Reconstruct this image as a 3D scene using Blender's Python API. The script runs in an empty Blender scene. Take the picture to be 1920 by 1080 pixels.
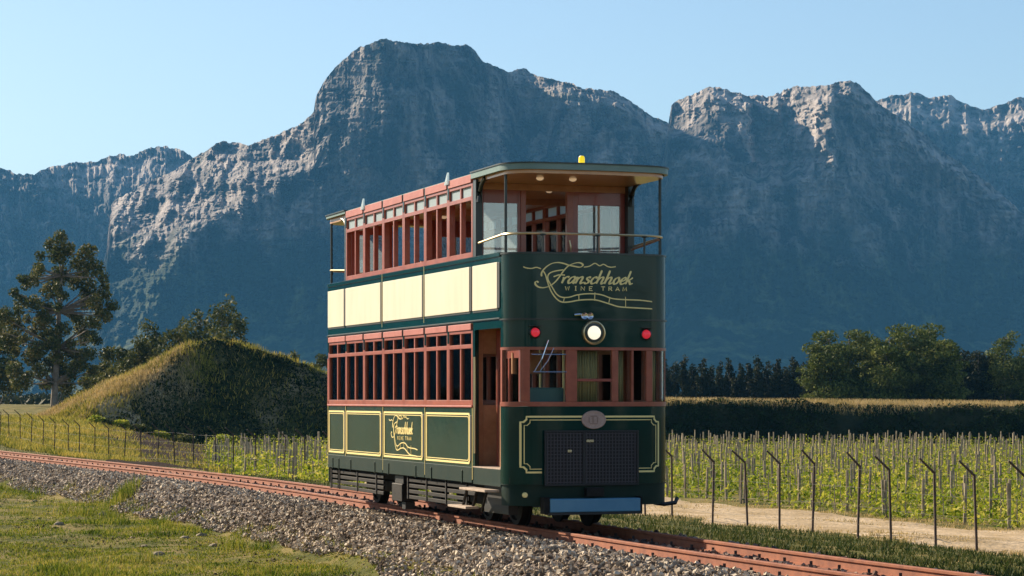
import bpy, math, random
import numpy as np
random.seed(7); RNG = np.random.default_rng(11)
SC = bpy.context.scene
COL = SC.collection
R = math.radians

# ------------------------------------------------------------------ camera, sky, sun, exposure
CAM_H, FPX, HOR = 1.84, 4400.0, 748.0          # eye height, focal length and horizon row in 1920x1080 pixels
cam_d = bpy.data.cameras.new('camera'); cam = bpy.data.objects.new('camera', cam_d); COL.objects.link(cam)
cam.location = (0, 0, CAM_H); cam.rotation_euler = (R(90), 0, 0)
cam_d.sensor_width = 36; cam_d.lens = 36 * FPX / 1920
cam_d.shift_y = (HOR - 540) / 1920
cam_d.clip_start = .5; cam_d.clip_end = 30000
SC.camera = cam

SUN_EL, SUN_AZ = R(27), math.atan2(.64, -.77)            # direction towards the sun: behind and to the left
sv = (math.cos(SUN_EL) * math.cos(SUN_AZ), math.cos(SUN_EL) * math.sin(SUN_AZ), math.sin(SUN_EL))
W = bpy.data.worlds.new('World'); SC.world = W; W.use_nodes = True
wn = W.node_tree.nodes; wl = W.node_tree.links
bg = wn['Background']; sky = wn.new('ShaderNodeTexSky'); sky.sky_type = 'NISHITA'
sky.sun_disc = False; sky.sun_elevation = SUN_EL; sky.sun_rotation = math.atan2(sv[0], sv[1])
sky.altitude = 300; sky.air_density = 1.0; sky.dust_density = .6; sky.ozone_density = 1.4
wl.new(sky.outputs[0], bg.inputs[0]); bg.inputs[1].default_value = .068
sd = bpy.data.lights.new('sun', 'SUN'); so = bpy.data.objects.new('sun', sd); COL.objects.link(so)
sd.energy = 5.0; sd.angle = R(.5); sd.color = (1, .84, .63)
import mathutils
so.rotation_euler = mathutils.Vector(sv).to_track_quat('Z', 'Y').to_euler()
SC.view_settings.view_transform = 'Standard'; SC.view_settings.look = 'None'
SC.view_settings.gamma = 1; SC.view_settings.exposure = 1.1
SC.render.engine = 'CYCLES'; SC.cycles.volume_bounces = 0; SC.cycles.max_bounces = 6; SC.cycles.diffuse_bounces = 3; SC.cycles.transparent_max_bounces = 14
SC.render.resolution_x, SC.render.resolution_y = 1024, 576

# ------------------------------------------------------------------ helpers
def px(x, y, d):
    return np.array([(x - 960) / FPX * d, d, CAM_H - (y - HOR) / FPX * d])

def tag(o, label=None, cat=None, group=None, kind=None):
    if label: o['label'] = label
    if cat: o['category'] = cat
    if group: o['group'] = group
    if kind: o['kind'] = kind
    return o

def empty(name, loc=(0, 0, 0), rz=0, parent=None):
    o = bpy.data.objects.new(name, None); COL.objects.link(o)
    o.location = loc; o.rotation_euler = (0, 0, rz); o.parent = parent
    o.empty_display_size = .3
    return o

def link(name, me, parent=None, loc=None, rz=None):
    o = bpy.data.objects.new(name, me); COL.objects.link(o); o.parent = parent
    if loc is not None: o.location = loc
    if rz is not None: o.rotation_euler = (0, 0, rz)
    return o

def np_mesh(name, V, Fq, mat, smooth=False, attr=None):
    """V (n,3), Fq (m,3 or 4) arrays; attr: per-vertex float 'rnd'"""
    me = bpy.data.meshes.new(name); V = np.asarray(V, 'f4'); Fq = np.asarray(Fq, 'i4')
    k = Fq.shape[1]
    me.vertices.add(len(V)); me.vertices.foreach_set('co', V.ravel())
    me.loops.add(Fq.size); me.loops.foreach_set('vertex_index', Fq.ravel())
    me.polygons.add(len(Fq)); me.polygons.foreach_set('loop_start', np.arange(0, Fq.size, k, dtype='i4'))
    me.polygons.foreach_set('loop_total', np.full(len(Fq), k, 'i4'))
    me.polygons.foreach_set('use_smooth', np.full(len(Fq), smooth))
    if attr is not None:
        a = me.attributes.new('rnd', 'FLOAT', 'POINT'); a.data.foreach_set('value', np.asarray(attr, 'f4'))
    me.update(calc_edges=True); me.materials.append(mat)
    return me

class MB:
    def __init__(s): s.v = []; s.f = []
    def add(s, vs, fs):
        b = len(s.v); s.v += [tuple(map(float, p)) for p in vs]; s.f += [tuple(i + b for i in f) for f in fs]; return s
    def box(s, x0, x1, y0, y1, z0, z1):
        return s.add([(x0,y0,z0),(x1,y0,z0),(x1,y1,z0),(x0,y1,z0),(x0,y0,z1),(x1,y0,z1),(x1,y1,z1),(x0,y1,z1)],
                     [(0,3,2,1),(4,5,6,7),(0,1,5,4),(1,2,6,5),(2,3,7,6),(3,0,4,7)])
    def loft(s, rings, closed=True, caps=True):
        n = len(rings[0]); vs = [p for r in rings for p in r]; fs = []
        for i in range(len(rings) - 1):
            for j in range(n if closed else n - 1):
                a = i*n + j; b = i*n + (j+1) % n
                fs.append((a, b, b+n, a+n))
        if caps: fs += [tuple(range(n))[::-1], tuple(range((len(rings)-1)*n, len(rings)*n))]
        return s.add(vs, fs)
    def tube(s, pts, r, n=8, caps=True):
        pts = [np.array(p, float) for p in pts]; rs = r if hasattr(r, '__len__') else [r]*len(pts); rings = []
        for i, p in enumerate(pts):
            t = pts[min(i+1, len(pts)-1)] - pts[max(i-1, 0)]; t /= np.linalg.norm(t) + 1e-9
            a = np.array([0, 0, 1.]) if abs(t[2]) < .9 else np.array([1., 0, 0])
            u = np.cross(t, a); u /= np.linalg.norm(u); w = np.cross(t, u)
            rings.append([p + rs[i]*(math.cos(k*2*math.pi/n)*u + math.sin(k*2*math.pi/n)*w) for k in range(n)])
        return s.loft(rings, True, caps)
    def lathe(s, c, axis, prof, n=24):
        """prof: (along, radius) pairs, axis unit vector"""
        c = np.array(c, float); t = np.array(axis, float); a = np.array([0, 0, 1.]) if abs(t[2]) < .9 else np.array([1., 0, 0])
        u = np.cross(t, a); u /= np.linalg.norm(u); w = np.cross(t, u)
        return s.loft([[c + t*h + max(r, 1e-4)*(math.cos(k*2*math.pi/n)*u + math.sin(k*2*math.pi/n)*w) for k in range(n)] for h, r in prof])
    def mesh(s, name, mat, smooth=False):
        me = bpy.data.meshes.new(name); me.from_pydata(s.v, [], s.f)
        if smooth: me.polygons.foreach_set('use_smooth', [True]*len(me.polygons))
        me.materials.append(mat); me.update()
        if smooth: me.set_sharp_from_angle(angle=R(40))
        return me
    def build(s, name, mat, parent=None, smooth=False, bevel=0, seg=1):
        o = link(name, s.mesh(name, mat, smooth), parent)
        if bevel:
            m = o.modifiers.new('bevel', 'BEVEL'); m.width = bevel; m.segments = seg; m.limit_method = 'ANGLE'; m.angle_limit = R(35)
        return o

# value noise
_P = RNG.permutation(4096); _G = RNG.random(4096)
def vnoise(x, y):
    x = np.asarray(x, float); y = np.asarray(y, float)
    xi = np.floor(x).astype(int); yi = np.floor(y).astype(int); xf = x - xi; yf = y - yi
    xf = xf*xf*xf*(xf*(xf*6-15)+10); yf = yf*yf*yf*(yf*(yf*6-15)+10)
    h = lambda a, b: _G[(_P[(a) & 4095] + b*57) & 4095]
    return (h(xi,yi)*(1-xf)+h(xi+1,yi)*xf)*(1-yf) + (h(xi,yi+1)*(1-xf)+h(xi+1,yi+1)*xf)*yf
def fbm(x, y, o=5, g=.5, ridged=False):
    t = 0; a = 1; n = 0
    for i in range(o):
        v = vnoise(x*2**i + i*17.3, y*2**i + i*9.1)
        if ridged: v = 1 - np.abs(2*v - 1)
        t = t + a*v; n += a; a *= g
    return t / n
def sstep(a, b, x):
    t = np.clip((np.asarray(x, float) - a) / (b - a), 0, 1); return t*t*(3-2*t)

# ------------------------------------------------------------------ materials
def mat(name, col, rough=.6, metal=0, noise=None, bump=0, bscale=40, coat=0, col2=None, nscale=3, spec=.5, detail=6, stretch=None, ramp=None, rnd=None, transl=0, coat_rough=.08):
    m = bpy.data.materials.new(name); m.use_nodes = True; nt = m.node_tree; N = nt.nodes; Lk = nt.links
    b = N['Principled BSDF']; b.inputs['Roughness'].default_value = rough; b.inputs['Metallic'].default_value = metal
    b.inputs['Specular IOR Level'].default_value = spec; b.inputs['Coat Weight'].default_value = coat; b.inputs['Coat Roughness'].default_value = coat_rough
    b.inputs['Base Color'].default_value = (*col, 1)
    tc = N.new('ShaderNodeNewGeometry') if stretch is None else None
    src = tc.outputs['Position'] if tc else None
    if stretch is not None:
        g = N.new('ShaderNodeNewGeometry'); mp = N.new('ShaderNodeMapping'); mp.inputs['Scale'].default_value = stretch
        Lk.new(g.outputs['Position'], mp.inputs['Vector']); src = mp.outputs[0]
    out_col = None
    if col2 is not None or ramp is not None:
        n = N.new('ShaderNodeTexNoise'); n.inputs['Scale'].default_value = nscale; n.inputs['Detail'].default_value = detail; n.inputs['Roughness'].default_value = .62
        Lk.new(src, n.inputs['Vector']); fac = n.outputs['Fac']
        if rnd:
            at = N.new('ShaderNodeAttribute'); at.attribute_name = 'rnd'
            mm = N.new('ShaderNodeMath'); mm.operation = 'MULTIPLY_ADD'; mm.inputs[1].default_value = rnd
            sb = N.new('ShaderNodeMath'); sb.operation = 'SUBTRACT'; sb.inputs[1].default_value = .5
            Lk.new(at.outputs['Fac'], sb.inputs[0]); Lk.new(sb.outputs[0], mm.inputs[0]); Lk.new(fac, mm.inputs[2]); fac = mm.outputs[0]
        r = N.new('ShaderNodeValToRGB'); cr = r.color_ramp
        st = ramp or [(.36, col), (.64, col2)]
        while len(cr.elements) < len(st): cr.elements.new(.5)
        for e, (p, c) in zip(cr.elements, st): e.position = p; e.color = (*c, 1)
        Lk.new(fac, r.inputs[0]); Lk.new(r.outputs[0], b.inputs['Base Color']); out_col = r.outputs[0]
    if bump:
        n2 = N.new('ShaderNodeTexNoise'); n2.inputs['Scale'].default_value = bscale; n2.inputs['Detail'].default_value = 6
        Lk.new(src, n2.inputs['Vector'])
        bp = N.new('ShaderNodeBump'); bp.inputs['Strength'].default_value = bump; bp.inputs['Distance'].default_value = 1.0/bscale
        Lk.new(n2.outputs['Fac'], bp.inputs['Height']); Lk.new(bp.outputs[0], b.inputs['Normal'])
    if noise:                                    # roughness variation
        n3 = N.new('ShaderNodeTexNoise'); n3.inputs['Scale'].default_value = noise[0]; n3.inputs['Detail'].default_value = 5
        Lk.new(src, n3.inputs['Vector'])
        mr = N.new('ShaderNodeMapRange'); mr.inputs['To Min'].default_value = noise[1]; mr.inputs['To Max'].default_value = noise[2]
        Lk.new(n3.outputs['Fac'], mr.inputs[0]); Lk.new(mr.outputs[0], b.inputs['Roughness'])
    if transl:
        t = N.new('ShaderNodeBsdfTranslucent'); mx = N.new('ShaderNodeMixShader'); mx.inputs[0].default_value = transl
        if out_col: Lk.new(out_col, t.inputs[0])
        else: t.inputs[0].default_value = (*col, 1)
        Lk.new(b.outputs[0], mx.inputs[1]); Lk.new(t.outputs[0], mx.inputs[2]); Lk.new(mx.outputs[0], N['Material Output'].inputs[0])
    return m

def glass(name, tint=(.9, .95, .95), refl=.10, rough=.02, milk=0):
    m = bpy.data.materials.new(name); m.use_nodes = True; nt = m.node_tree; N = nt.nodes; Lk = nt.links
    N.remove(N['Principled BSDF'])
    tr = N.new('ShaderNodeBsdfTransparent'); tr.inputs[0].default_value = (*tint, 1)
    gl = N.new('ShaderNodeBsdfGlossy'); gl.inputs['Roughness'].default_value = rough
    fr = N.new('ShaderNodeFresnel'); fr.inputs[0].default_value = 1.09
    ad = N.new('ShaderNodeMath'); ad.operation = 'ADD'; ad.inputs[1].default_value = refl; ad.use_clamp = True
    Lk.new(fr.outputs[0], ad.inputs[0])
    mx = N.new('ShaderNodeMixShader'); Lk.new(ad.outputs[0], mx.inputs[0]); Lk.new(tr.outputs[0], mx.inputs[1]); Lk.new(gl.outputs[0], mx.inputs[2])
    last = mx.outputs[0]
    if milk:
        df = N.new('ShaderNodeBsdfTranslucent'); df.inputs[0].default_value = (.72, .82, .86, 1)
        d2 = N.new('ShaderNodeBsdfDiffuse'); d2.inputs[0].default_value = (.66, .76, .80, 1)
        mm = N.new('ShaderNodeMixShader'); mm.inputs[0].default_value = .5; Lk.new(df.outputs[0], mm.inputs[1]); Lk.new(d2.outputs[0], mm.inputs[2])
        m2 = N.new('ShaderNodeMixShader'); m2.inputs[0].default_value = milk; Lk.new(last, m2.inputs[1]); Lk.new(mm.outputs[0], m2.inputs[2]); last = m2.outputs[0]
    Lk.new(last, N['Material Output'].inputs[0])
    return m

def emit(name, col, e):
    m = mat(name, col, .15); b = m.node_tree.nodes['Principled BSDF']
    b.inputs['Emission Color'].default_value = (*col, 1); b.inputs['Emission Strength'].default_value = e
    return m

M = {}
M['green'] = mat('green_paint', (.0018,.027,.024), .12, col2=(.0028,.036,.032), nscale=1.3, noise=(2.2,.05,.16), bump=.010, bscale=5, spec=.24)
M['green_lit'] = M['green']
M['dust'] = mat('dusty_green_paint', (.003,.020,.015), .5, col2=(.012,.026,.018), nscale=2.6, bump=.03, bscale=20, spec=.15)
M['dark'] = mat('dark_underframe', (.005,.0045,.0045), .65, col2=(.017,.014,.012), nscale=6, bump=.1, bscale=30, spec=.2)
M['darkgreen'] = mat('dark_green_iron', (.004,.012,.011), .4, coat=.2)
M['cream'] = mat('cream_board', (.57,.525,.385), .55, col2=(.63,.585,.44), nscale=3.2, stretch=(1,1,.2))
M['red'] = mat('varnished_red_wood', (.27,.052,.026), .38, col2=(.35,.080,.038), nscale=6, coat=.25, bump=.05, bscale=40)
M['reddark'] = mat('deep_red_wood', (.25,.045,.03), .36, col2=(.31,.062,.04), nscale=5, coat=.3, bump=.03, bscale=30)
M['pink'] = mat('faded_red_paint', (.38,.105,.08), .45, col2=(.45,.14,.11), nscale=5)
M['brown'] = mat('interior_wood', (.40,.17,.08), .45, col2=(.50,.24,.12), nscale=7)
M['ceil'] = mat('varnished_ceiling', (.55,.27,.11), .3, col2=(.62,.33,.15), nscale=5, coat=.4)
M['gold'] = mat('gold_line_paint', (.88,.72,.30), .4)
M['brass'] = mat('brass_rail', (.70,.55,.32), .3, metal=.8)
M['black'] = mat('black_metal', (.006,.006,.008), .5)
M['mesh'] = mat('grille_wire', (.055,.050,.062), .4, metal=.5)
M['blue'] = mat('blue_bumper_paint', (.07,.21,.34), .4, col2=(.09,.24,.37), nscale=4)
M['tread'] = mat('worn_timber_tread', (.45,.35,.27), .75, col2=(.32,.24,.18), nscale=8)
M['glass'] = glass('window_glass', (.90,.93,.92), .0)
M['milk'] = glass('frosted_glass', (.8,.88,.9), .08, .1, .85)
M['clear'] = glass('screen_glass', (.84,.90,.92), .20, .03, .14)
M['plaque'] = mat('oval_plaque_bronze', (.36,.24,.20), .5, col2=(.44,.31,.27), nscale=14, bump=.1, bscale=60)
M['redlens'] = emit('red_lamp_lens', (.70,.03,.05), .22)
M['headlens'] = emit('lit_headlamp_lens', (1,.90,.70), .40)
M['yellow'] = emit('amber_beacon', (.95,.66,.01), .35)
M['chrome'] = mat('chrome', (.7,.7,.75), .15, metal=1)
M['tan'] = mat('curtain_cloth', (.46,.36,.17), .9, col2=(.30,.25,.12), nscale=5, stretch=(9,9,.4))
M['teal'] = mat('teal_cabinet', (.035,.10,.11), .5)
M['roofp'] = mat('roof_paint', (.13,.21,.19), .4, col2=(.17,.25,.23), nscale=3)
M['lampw'] = emit('ceiling_lamp_glass', (1,.72,.45), .15)
M['rust'] = mat('rusty_rail', (.19,.050,.019), .75, col2=(.30,.092,.036), nscale=5, bump=.1, bscale=60)
M['railtop'] = M['rust']
M['sleeper'] = mat('rusty_sleeper', (.15,.075,.05), .9, col2=(.26,.13,.08), nscale=7, bump=.3, bscale=40)
M['ballast'] = mat('ballast_stone', (.2,.18,.16), .85, ramp=[(.1,(.115,.084,.060)),(.38,(.28,.215,.155)),(.62,(.45,.36,.265)),(.9,(.64,.54,.41))], nscale=1.1, rnd=.9, bump=.3, bscale=60, spec=.1)
M['rballast'] = mat('rust_dusted_stone', (.2,.12,.1), .9, ramp=[(.1,(.07,.05,.045)),(.4,(.17,.10,.075)),(.65,(.27,.17,.125)),(.9,(.38,.29,.23))], nscale=1.1, rnd=.9, spec=.1)
M['bed'] = mat('ballast_bed', (.12,.10,.09), .95, col2=(.22,.18,.15), nscale=14, bump=.6, bscale=22, spec=.1)
M['ground'] = mat('field_ground', (.16,.14,.06), .95, ramp=[(.30,(.040,.052,.010)),(.45,(.105,.105,.022)),(.58,(.21,.165,.055)),(.75,(.34,.26,.13))], nscale=.9, detail=9, bump=.5, bscale=12, spec=.1)
M['grass'] = mat('short_grass', (.12,.13,.03), .7, ramp=[(.28,(.028,.060,.008)),(.42,(.12,.17,.016)),(.56,(.26,.27,.03)),(.76,(.50,.39,.11))], nscale=.8, rnd=.35, transl=.3, detail=8, spec=.1)
M['verge'] = mat('verge_grass', (.05,.08,.02), .7, ramp=[(.25,(.018,.036,.010)),(.5,(.05,.075,.016)),(.8,(.17,.15,.05))], nscale=.5, rnd=.4, transl=.25, spec=.1)
M['sand'] = mat('sandy_track', (.34,.245,.13), .95, col2=(.56,.43,.28), nscale=.5, bump=.4, bscale=6, detail=8, spec=.1)
M['straw'] = mat('dry_straw', (.50,.35,.15), .8, ramp=[(.3,(.33,.25,.08)),(.5,(.50,.37,.16)),(.75,(.62,.48,.26))], nscale=.3, rnd=.4, transl=.25, spec=.1)
M['vine'] = mat('vine_leaves', (.12,.18,.03), .6, ramp=[(.22,(.07,.12,.008)),(.45,(.21,.27,.016)),(.62,(.38,.38,.04)),(.82,(.58,.48,.11))], nscale=.14, rnd=.45, transl=.4, spec=.1)
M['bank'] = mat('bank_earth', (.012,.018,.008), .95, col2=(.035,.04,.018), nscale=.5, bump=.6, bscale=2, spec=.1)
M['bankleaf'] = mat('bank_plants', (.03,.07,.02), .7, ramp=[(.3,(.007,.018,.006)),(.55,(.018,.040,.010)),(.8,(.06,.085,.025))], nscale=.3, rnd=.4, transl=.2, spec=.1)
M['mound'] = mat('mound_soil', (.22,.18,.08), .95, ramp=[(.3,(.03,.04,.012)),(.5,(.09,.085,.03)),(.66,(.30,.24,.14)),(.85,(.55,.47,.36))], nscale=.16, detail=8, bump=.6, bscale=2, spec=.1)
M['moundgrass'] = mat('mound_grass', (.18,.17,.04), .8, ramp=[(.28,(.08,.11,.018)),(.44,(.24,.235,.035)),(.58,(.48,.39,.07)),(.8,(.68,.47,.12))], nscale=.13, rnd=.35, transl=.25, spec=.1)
M['postwood'] = mat('weathered_post', (.20,.155,.095), .85, col2=(.38,.31,.21), nscale=3, bump=.3, bscale=30)
M['fence'] = mat('rusted_fence_steel', (.045,.03,.024), .8, col2=(.09,.055,.04), nscale=9)
M['wire'] = mat('weathered_wire', (.10,.09,.08), .7)
M['bark'] = mat('grey_bark', (.14,.11,.085), .9, col2=(.25,.21,.17), nscale=2, bump=.4, bscale=8)
M['gum'] = mat('gum_leaves', (.06,.075,.03), .55, ramp=[(.25,(.038,.055,.016)),(.5,(.095,.115,.03)),(.78,(.24,.20,.07))], nscale=.25, rnd=.5, transl=.25, spec=.1)
M['pine'] = mat('pine_needles', (.05,.06,.02), .65, ramp=[(.25,(.030,.045,.012)),(.5,(.085,.098,.022)),(.8,(.19,.175,.045))], nscale=.3, rnd=.5, transl=.2, spec=.1)
M['casu'] = mat('casuarina_needles', (.05,.055,.02), .65, ramp=[(.25,(.040,.058,.012)),(.5,(.095,.125,.024)),(.8,(.20,.21,.05))], nscale=.3, rnd=.5, transl=.2, spec=.1)
M['dcasu'] = mat('dark_conifer_needles', (.02,.03,.015), .7, ramp=[(.25,(.012,.02,.009)),(.5,(.026,.034,.014)),(.8,(.06,.065,.025))], nscale=.3, rnd=.5, transl=.15, spec=.1)
M['clod'] = mat('dirt_clod', (.15,.11,.06), .95, ramp=[(.3,(.07,.055,.03)),(.6,(.20,.15,.085)),(.85,(.36,.29,.19))], nscale=1.4, rnd=.7, spec=.1)
M['stone'] = mat('field_stone', (.22,.185,.13), .9, col2=(.34,.29,.21), nscale=5, bump=.4, bscale=20, spec=.1)

def rock_mat(name, lo, hi, green, zg, pale):
    m = bpy.data.materials.new(name); m.use_nodes = True; nt = m.node_tree; N = nt.nodes; Lk = nt.links
    b = N['Principled BSDF']; b.inputs['Roughness'].default_value = .95; b.inputs['Specular IOR Level'].default_value = .1
    g = N.new('ShaderNodeNewGeometry'); mp = N.new('ShaderNodeMapping'); mp.inputs['Scale'].default_value = (.02,.02,.007)
    Lk.new(g.outputs['Position'], mp.inputs[0])
    n = N.new('ShaderNodeTexNoise'); n.inputs['Scale'].default_value = 1; n.inputs['Detail'].default_value = 9; n.inputs['Roughness'].default_value = .68; Lk.new(mp.outputs[0], n.inputs[0])
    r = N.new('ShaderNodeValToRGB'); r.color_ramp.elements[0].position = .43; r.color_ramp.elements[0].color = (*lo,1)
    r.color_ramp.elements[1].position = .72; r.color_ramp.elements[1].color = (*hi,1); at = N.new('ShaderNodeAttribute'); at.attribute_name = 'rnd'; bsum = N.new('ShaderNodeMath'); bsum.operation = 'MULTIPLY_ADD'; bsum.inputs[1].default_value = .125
    Lk.new(at.outputs['Fac'], bsum.inputs[0]); Lk.new(n.outputs[0], bsum.inputs[2]); Lk.new(bsum.outputs[0], r.inputs[0])      # 'rnd' = bare pale rock, set on sunlit faces to brighten them in colour
    # scrub that grows on the gentler, lower ground
    n2 = N.new('ShaderNodeTexNoise'); n2.inputs['Scale'].default_value = .011; n2.inputs['Detail'].default_value = 8; Lk.new(g.outputs['Position'], n2.inputs[0])
    sx = N.new('ShaderNodeSeparateXYZ'); Lk.new(g.outputs['Position'], sx.inputs[0])
    mr = N.new('ShaderNodeMapRange'); mr.inputs[1].default_value = zg*1.5; mr.inputs[2].default_value = zg*.4; Lk.new(sx.outputs[2], mr.inputs[0])
    ad = N.new('ShaderNodeMath'); ad.operation = 'ADD'; Lk.new(n2.outputs[0], ad.inputs[0]); Lk.new(mr.outputs[0], ad.inputs[1])
    st = N.new('ShaderNodeMapRange'); st.inputs[1].default_value = .55; st.inputs[2].default_value = .85; Lk.new(ad.outputs[0], st.inputs[0])
    gx = N.new('ShaderNodeValToRGB'); gx.color_ramp.elements[0].color = (*green,1); gx.color_ramp.elements[1].color = (*pale,1)
    gx.color_ramp.elements[0].position = .5; gx.color_ramp.elements[1].position = .78; Lk.new(n.outputs[0], gx.inputs[0])
    mx = N.new('ShaderNodeMix'); mx.data_type = 'RGBA'; Lk.new(st.outputs[0], mx.inputs[0]); Lk.new(r.outputs[0], mx.inputs[6]); Lk.new(gx.outputs[0], mx.inputs[7])
    Lk.new(mx.outputs[2], b.inputs['Base Color'])
    n3 = N.new('ShaderNodeTexNoise'); n3.inputs['Scale'].default_value = .05; n3.inputs['Detail'].default_value = 8; n3.inputs['Roughness'].default_value = .7; Lk.new(g.outputs['Position'], n3.inputs[0])
    bp = N.new('ShaderNodeBump'); bp.inputs['Strength'].default_value = .8; bp.inputs['Distance'].default_value = 16; Lk.new(n3.outputs[0], bp.inputs['Height']); Lk.new(bp.outputs[0], b.inputs['Normal'])
    return m
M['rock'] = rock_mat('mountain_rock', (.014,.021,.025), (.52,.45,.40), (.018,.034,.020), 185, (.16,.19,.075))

# ------------------------------------------------------------------ tram and track frame
ANG = math.atan(1494 / 4400)
FW = np.array([math.sin(ANG), -math.cos(ANG)]); LF = np.array([math.cos(ANG), math.sin(ANG)])
TO = np.array([1.161, 32.949])
TRZ = math.atan2(FW[1], FW[0])
def heading(t): return ANG + R(4.7) * sstep(8, 36, -np.asarray(t, float)) + R(4.6) * sstep(-1, 13, np.asarray(t, float))
_t = np.arange(-420, 40, .25); _a = heading(_t)
_dx = np.sin(_a)*.25; _dy = -np.cos(_a)*.25
_cx = np.cumsum(_dx); _cy = np.cumsum(_dy); k0 = int(np.argmin(abs(_t)))
_cx += TO[0] - _cx[k0]; _cy += TO[1] - _cy[k0]
def track(t, l=0, z=0):
    x = np.interp(t, _t, _cx); y = np.interp(t, _t, _cy); a = heading(t)
    return np.stack([x + np.cos(a)*l, y + np.sin(a)*l, np.zeros_like(x) + z], -1)
_ry = _cy[::-1]; _rx = _cx[::-1]; _ra = _a[::-1]
def lateral(X, Y):
    xc = np.interp(Y, _ry, _rx); a = np.interp(Y, _ry, _ra)
    return (X - xc) * np.cos(a)
def ground_z(X, Y):
    l = lateral(X, Y)
    z = np.interp(l, [-60, -9, -2.75, -1.55, 1.45, 2.3, 15, 26, 60], [-.95, -.74, -.70, -.17, -.17, -.42, -1.60, -2.1, -2.2])
    rough = sstep(2.2, 4, np.abs(l))
    z = z + rough * ((fbm(X*.22, Y*.22, 4) - .5)*.34 + (fbm(X*1.3+40, Y*1.3, 3) - .5)*.12)
    far = sstep(225, 262, Y) * sstep(5, 14, l)
    z = z*(1-far) + far*1.0
    z = np.where(l > 10, z + sstep(120, 215, Y)*sstep(.13, .19, -X/np.maximum(Y, 1))*2.2*(1-far), z)
    return z

# ------------------------------------------------------------------ setting: ground, sandy track, mountains
xs = np.concatenate([-np.geomspace(6000, 30, 60)[:-1], np.arange(-30, -14, 1.0), np.arange(-14, 12, .26), np.arange(12, 40, 1.0), np.geomspace(40, 6000, 60)])
ys = np.concatenate([[-300, -60], np.arange(-5, 20, 1.2), np.arange(20, 90, .5), np.geomspace(90, 330, 110)[1:], np.geomspace(330, 9000, 40)[1:]])
GX, GY = np.meshgrid(xs, ys); GZ = ground_z(GX, GY)
def grid_faces(ny, nx):
    i = np.arange(ny*nx).reshape(ny, nx)
    return np.stack([i[:-1,:-1], i[:-1,1:], i[1:,1:], i[1:,:-1]], -1).reshape(-1, 4)
tag(link('ground', np_mesh('ground', np.stack([GX, GY, GZ], -1).reshape(-1, 3), grid_faces(*GX.shape), M['ground'], True)),
    'rough grassy field running from the foreground to the foot of the mountains', None, kind='structure')

def ribbon(name, mat_, l0, l1, t0, t1, dz, step=.6, nl=16, wob=0):
    t = np.arange(t0, t1, step); ll = np.linspace(0, 1, nl)
    T, Lq = np.meshgrid(t, ll); lo = l0 + wob*(fbm(t*.25, t*0+3, 4)-.5)*2; hi = l1 + wob*(fbm(t*.22, t*0+8, 4)-.5)*2
    Lat = lo[None]*(1-Lq) + hi[None]*Lq
    P = track(T, 0, 0); a = heading(T); X = P[...,0] + np.cos(a)*Lat; Y = P[...,1] + np.sin(a)*Lat
    edge = np.minimum(Lq, 1-Lq)
    Z = ground_z(X, Y) + dz*np.clip(edge*12, -1, 1) - .03*(edge < .01)
    return link(name, np_mesh(name, np.stack([X, Y, Z], -1).reshape(-1, 3), grid_faces(*X.shape)[:, ::-1], mat_, True))
tag(ribbon('sandy_path', M['sand'], 15.6, 25.2, -60, 18, .05, wob=1.4), 'pale sandy farm path between the wire fence and the vines', None, kind='structure')
bedo = ribbon('ballast_bed', M['bed'], -2.3, 2.2, -190, 24, .02, step=.35, nl=24, wob=.05)
tag(bedo, 'grey crushed stone bed carrying the rails', None, kind='structure')

def relief(name, sil, x0, x1, nx, ny, depth, jag, label, seed, back=1400, base=765, bare=None):
    cx = np.linspace(x0, x1, nx) if x0 > -2000 else np.concatenate([np.linspace(x0, -400, nx//3), np.linspace(-395, x1, nx-nx//3)]); sp = np.array(sil, float)
    ysil = np.interp(cx, sp[:,0], sp[:,1])
    ysil = ysil + (fbm(cx*.045+seed, cx*0, 4, .6)-.5)*jag*3.2 * np.clip((748-ysil)/120, 0, 1) + (fbm(cx*.16+seed*5, cx*0+3, 3, .7)-.5)*jag*1.6 * np.clip((748-ysil)/120, 0, 1)
    v = np.linspace(0, 1, ny)**.92
    X, Vv = np.meshgrid(cx, v); Yp = base + (ysil[None]-base)*Vv
    D = depth(X, Yp, ysil[None] + 0*X, Vv)
    P = np.stack([(X-960)/FPX*D, D, CAM_H-(Yp-HOR)/FPX*D], -1)
    # far slope behind the crest
    top = P[-1]; rows = []
    for k, (db, fz) in enumerate([(.03,.985),(.12,.9),(.35,.6),(.7,.25),(1,-.02)]):
        b = top.copy(); b[:,1] += back*db; b[:,0] *= (b[:,1]/top[:,1]); b[:,2] = top[:,2]*fz - (10 if k == 4 else 0); rows.append(b)
    P = np.concatenate([P, np.stack(rows)], 0)
    A = np.zeros(P.shape[:2])
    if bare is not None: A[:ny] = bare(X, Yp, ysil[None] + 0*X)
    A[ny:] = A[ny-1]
    o = link(name, np_mesh(name, P.reshape(-1, 3), grid_faces(*P.shape[:2]), M['rock'], False, A.ravel()))
    return tag(o, label, None, kind='structure')
def rockn(X, Yp, s, a1=34, a2=16):
    m = .82                                                         # metres per pixel there
    g = fbm(X*.030+s, Yp*.008+s, 6, .6, True)                      # gullies running down the face
    h = fbm(X*.05+s*2, Yp*.05-s, 5, .72)
    k = fbm(X*.008+s*3, Yp*.006+s, 3)
    led = fbm(X*.006+s, Yp*.07+s, 4, .6)
    fr = fbm(X*.085+s, Yp*.016-s, 4, .6, True)                      # upright fractures
    stp = fbm(X*.01-s, Yp*.045+s, 2)*6; stp = (stp-np.floor(stp))     # stepped cliff bands
    return -(fr-.6)*a2*2.2 + (stp-.5)*a2*1.1 - (g-.6)*a1*1.6 - (h-.5)*a2*4.2 - (k-.5)*a1*3 + (led-.5)*a2*1.6
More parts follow.
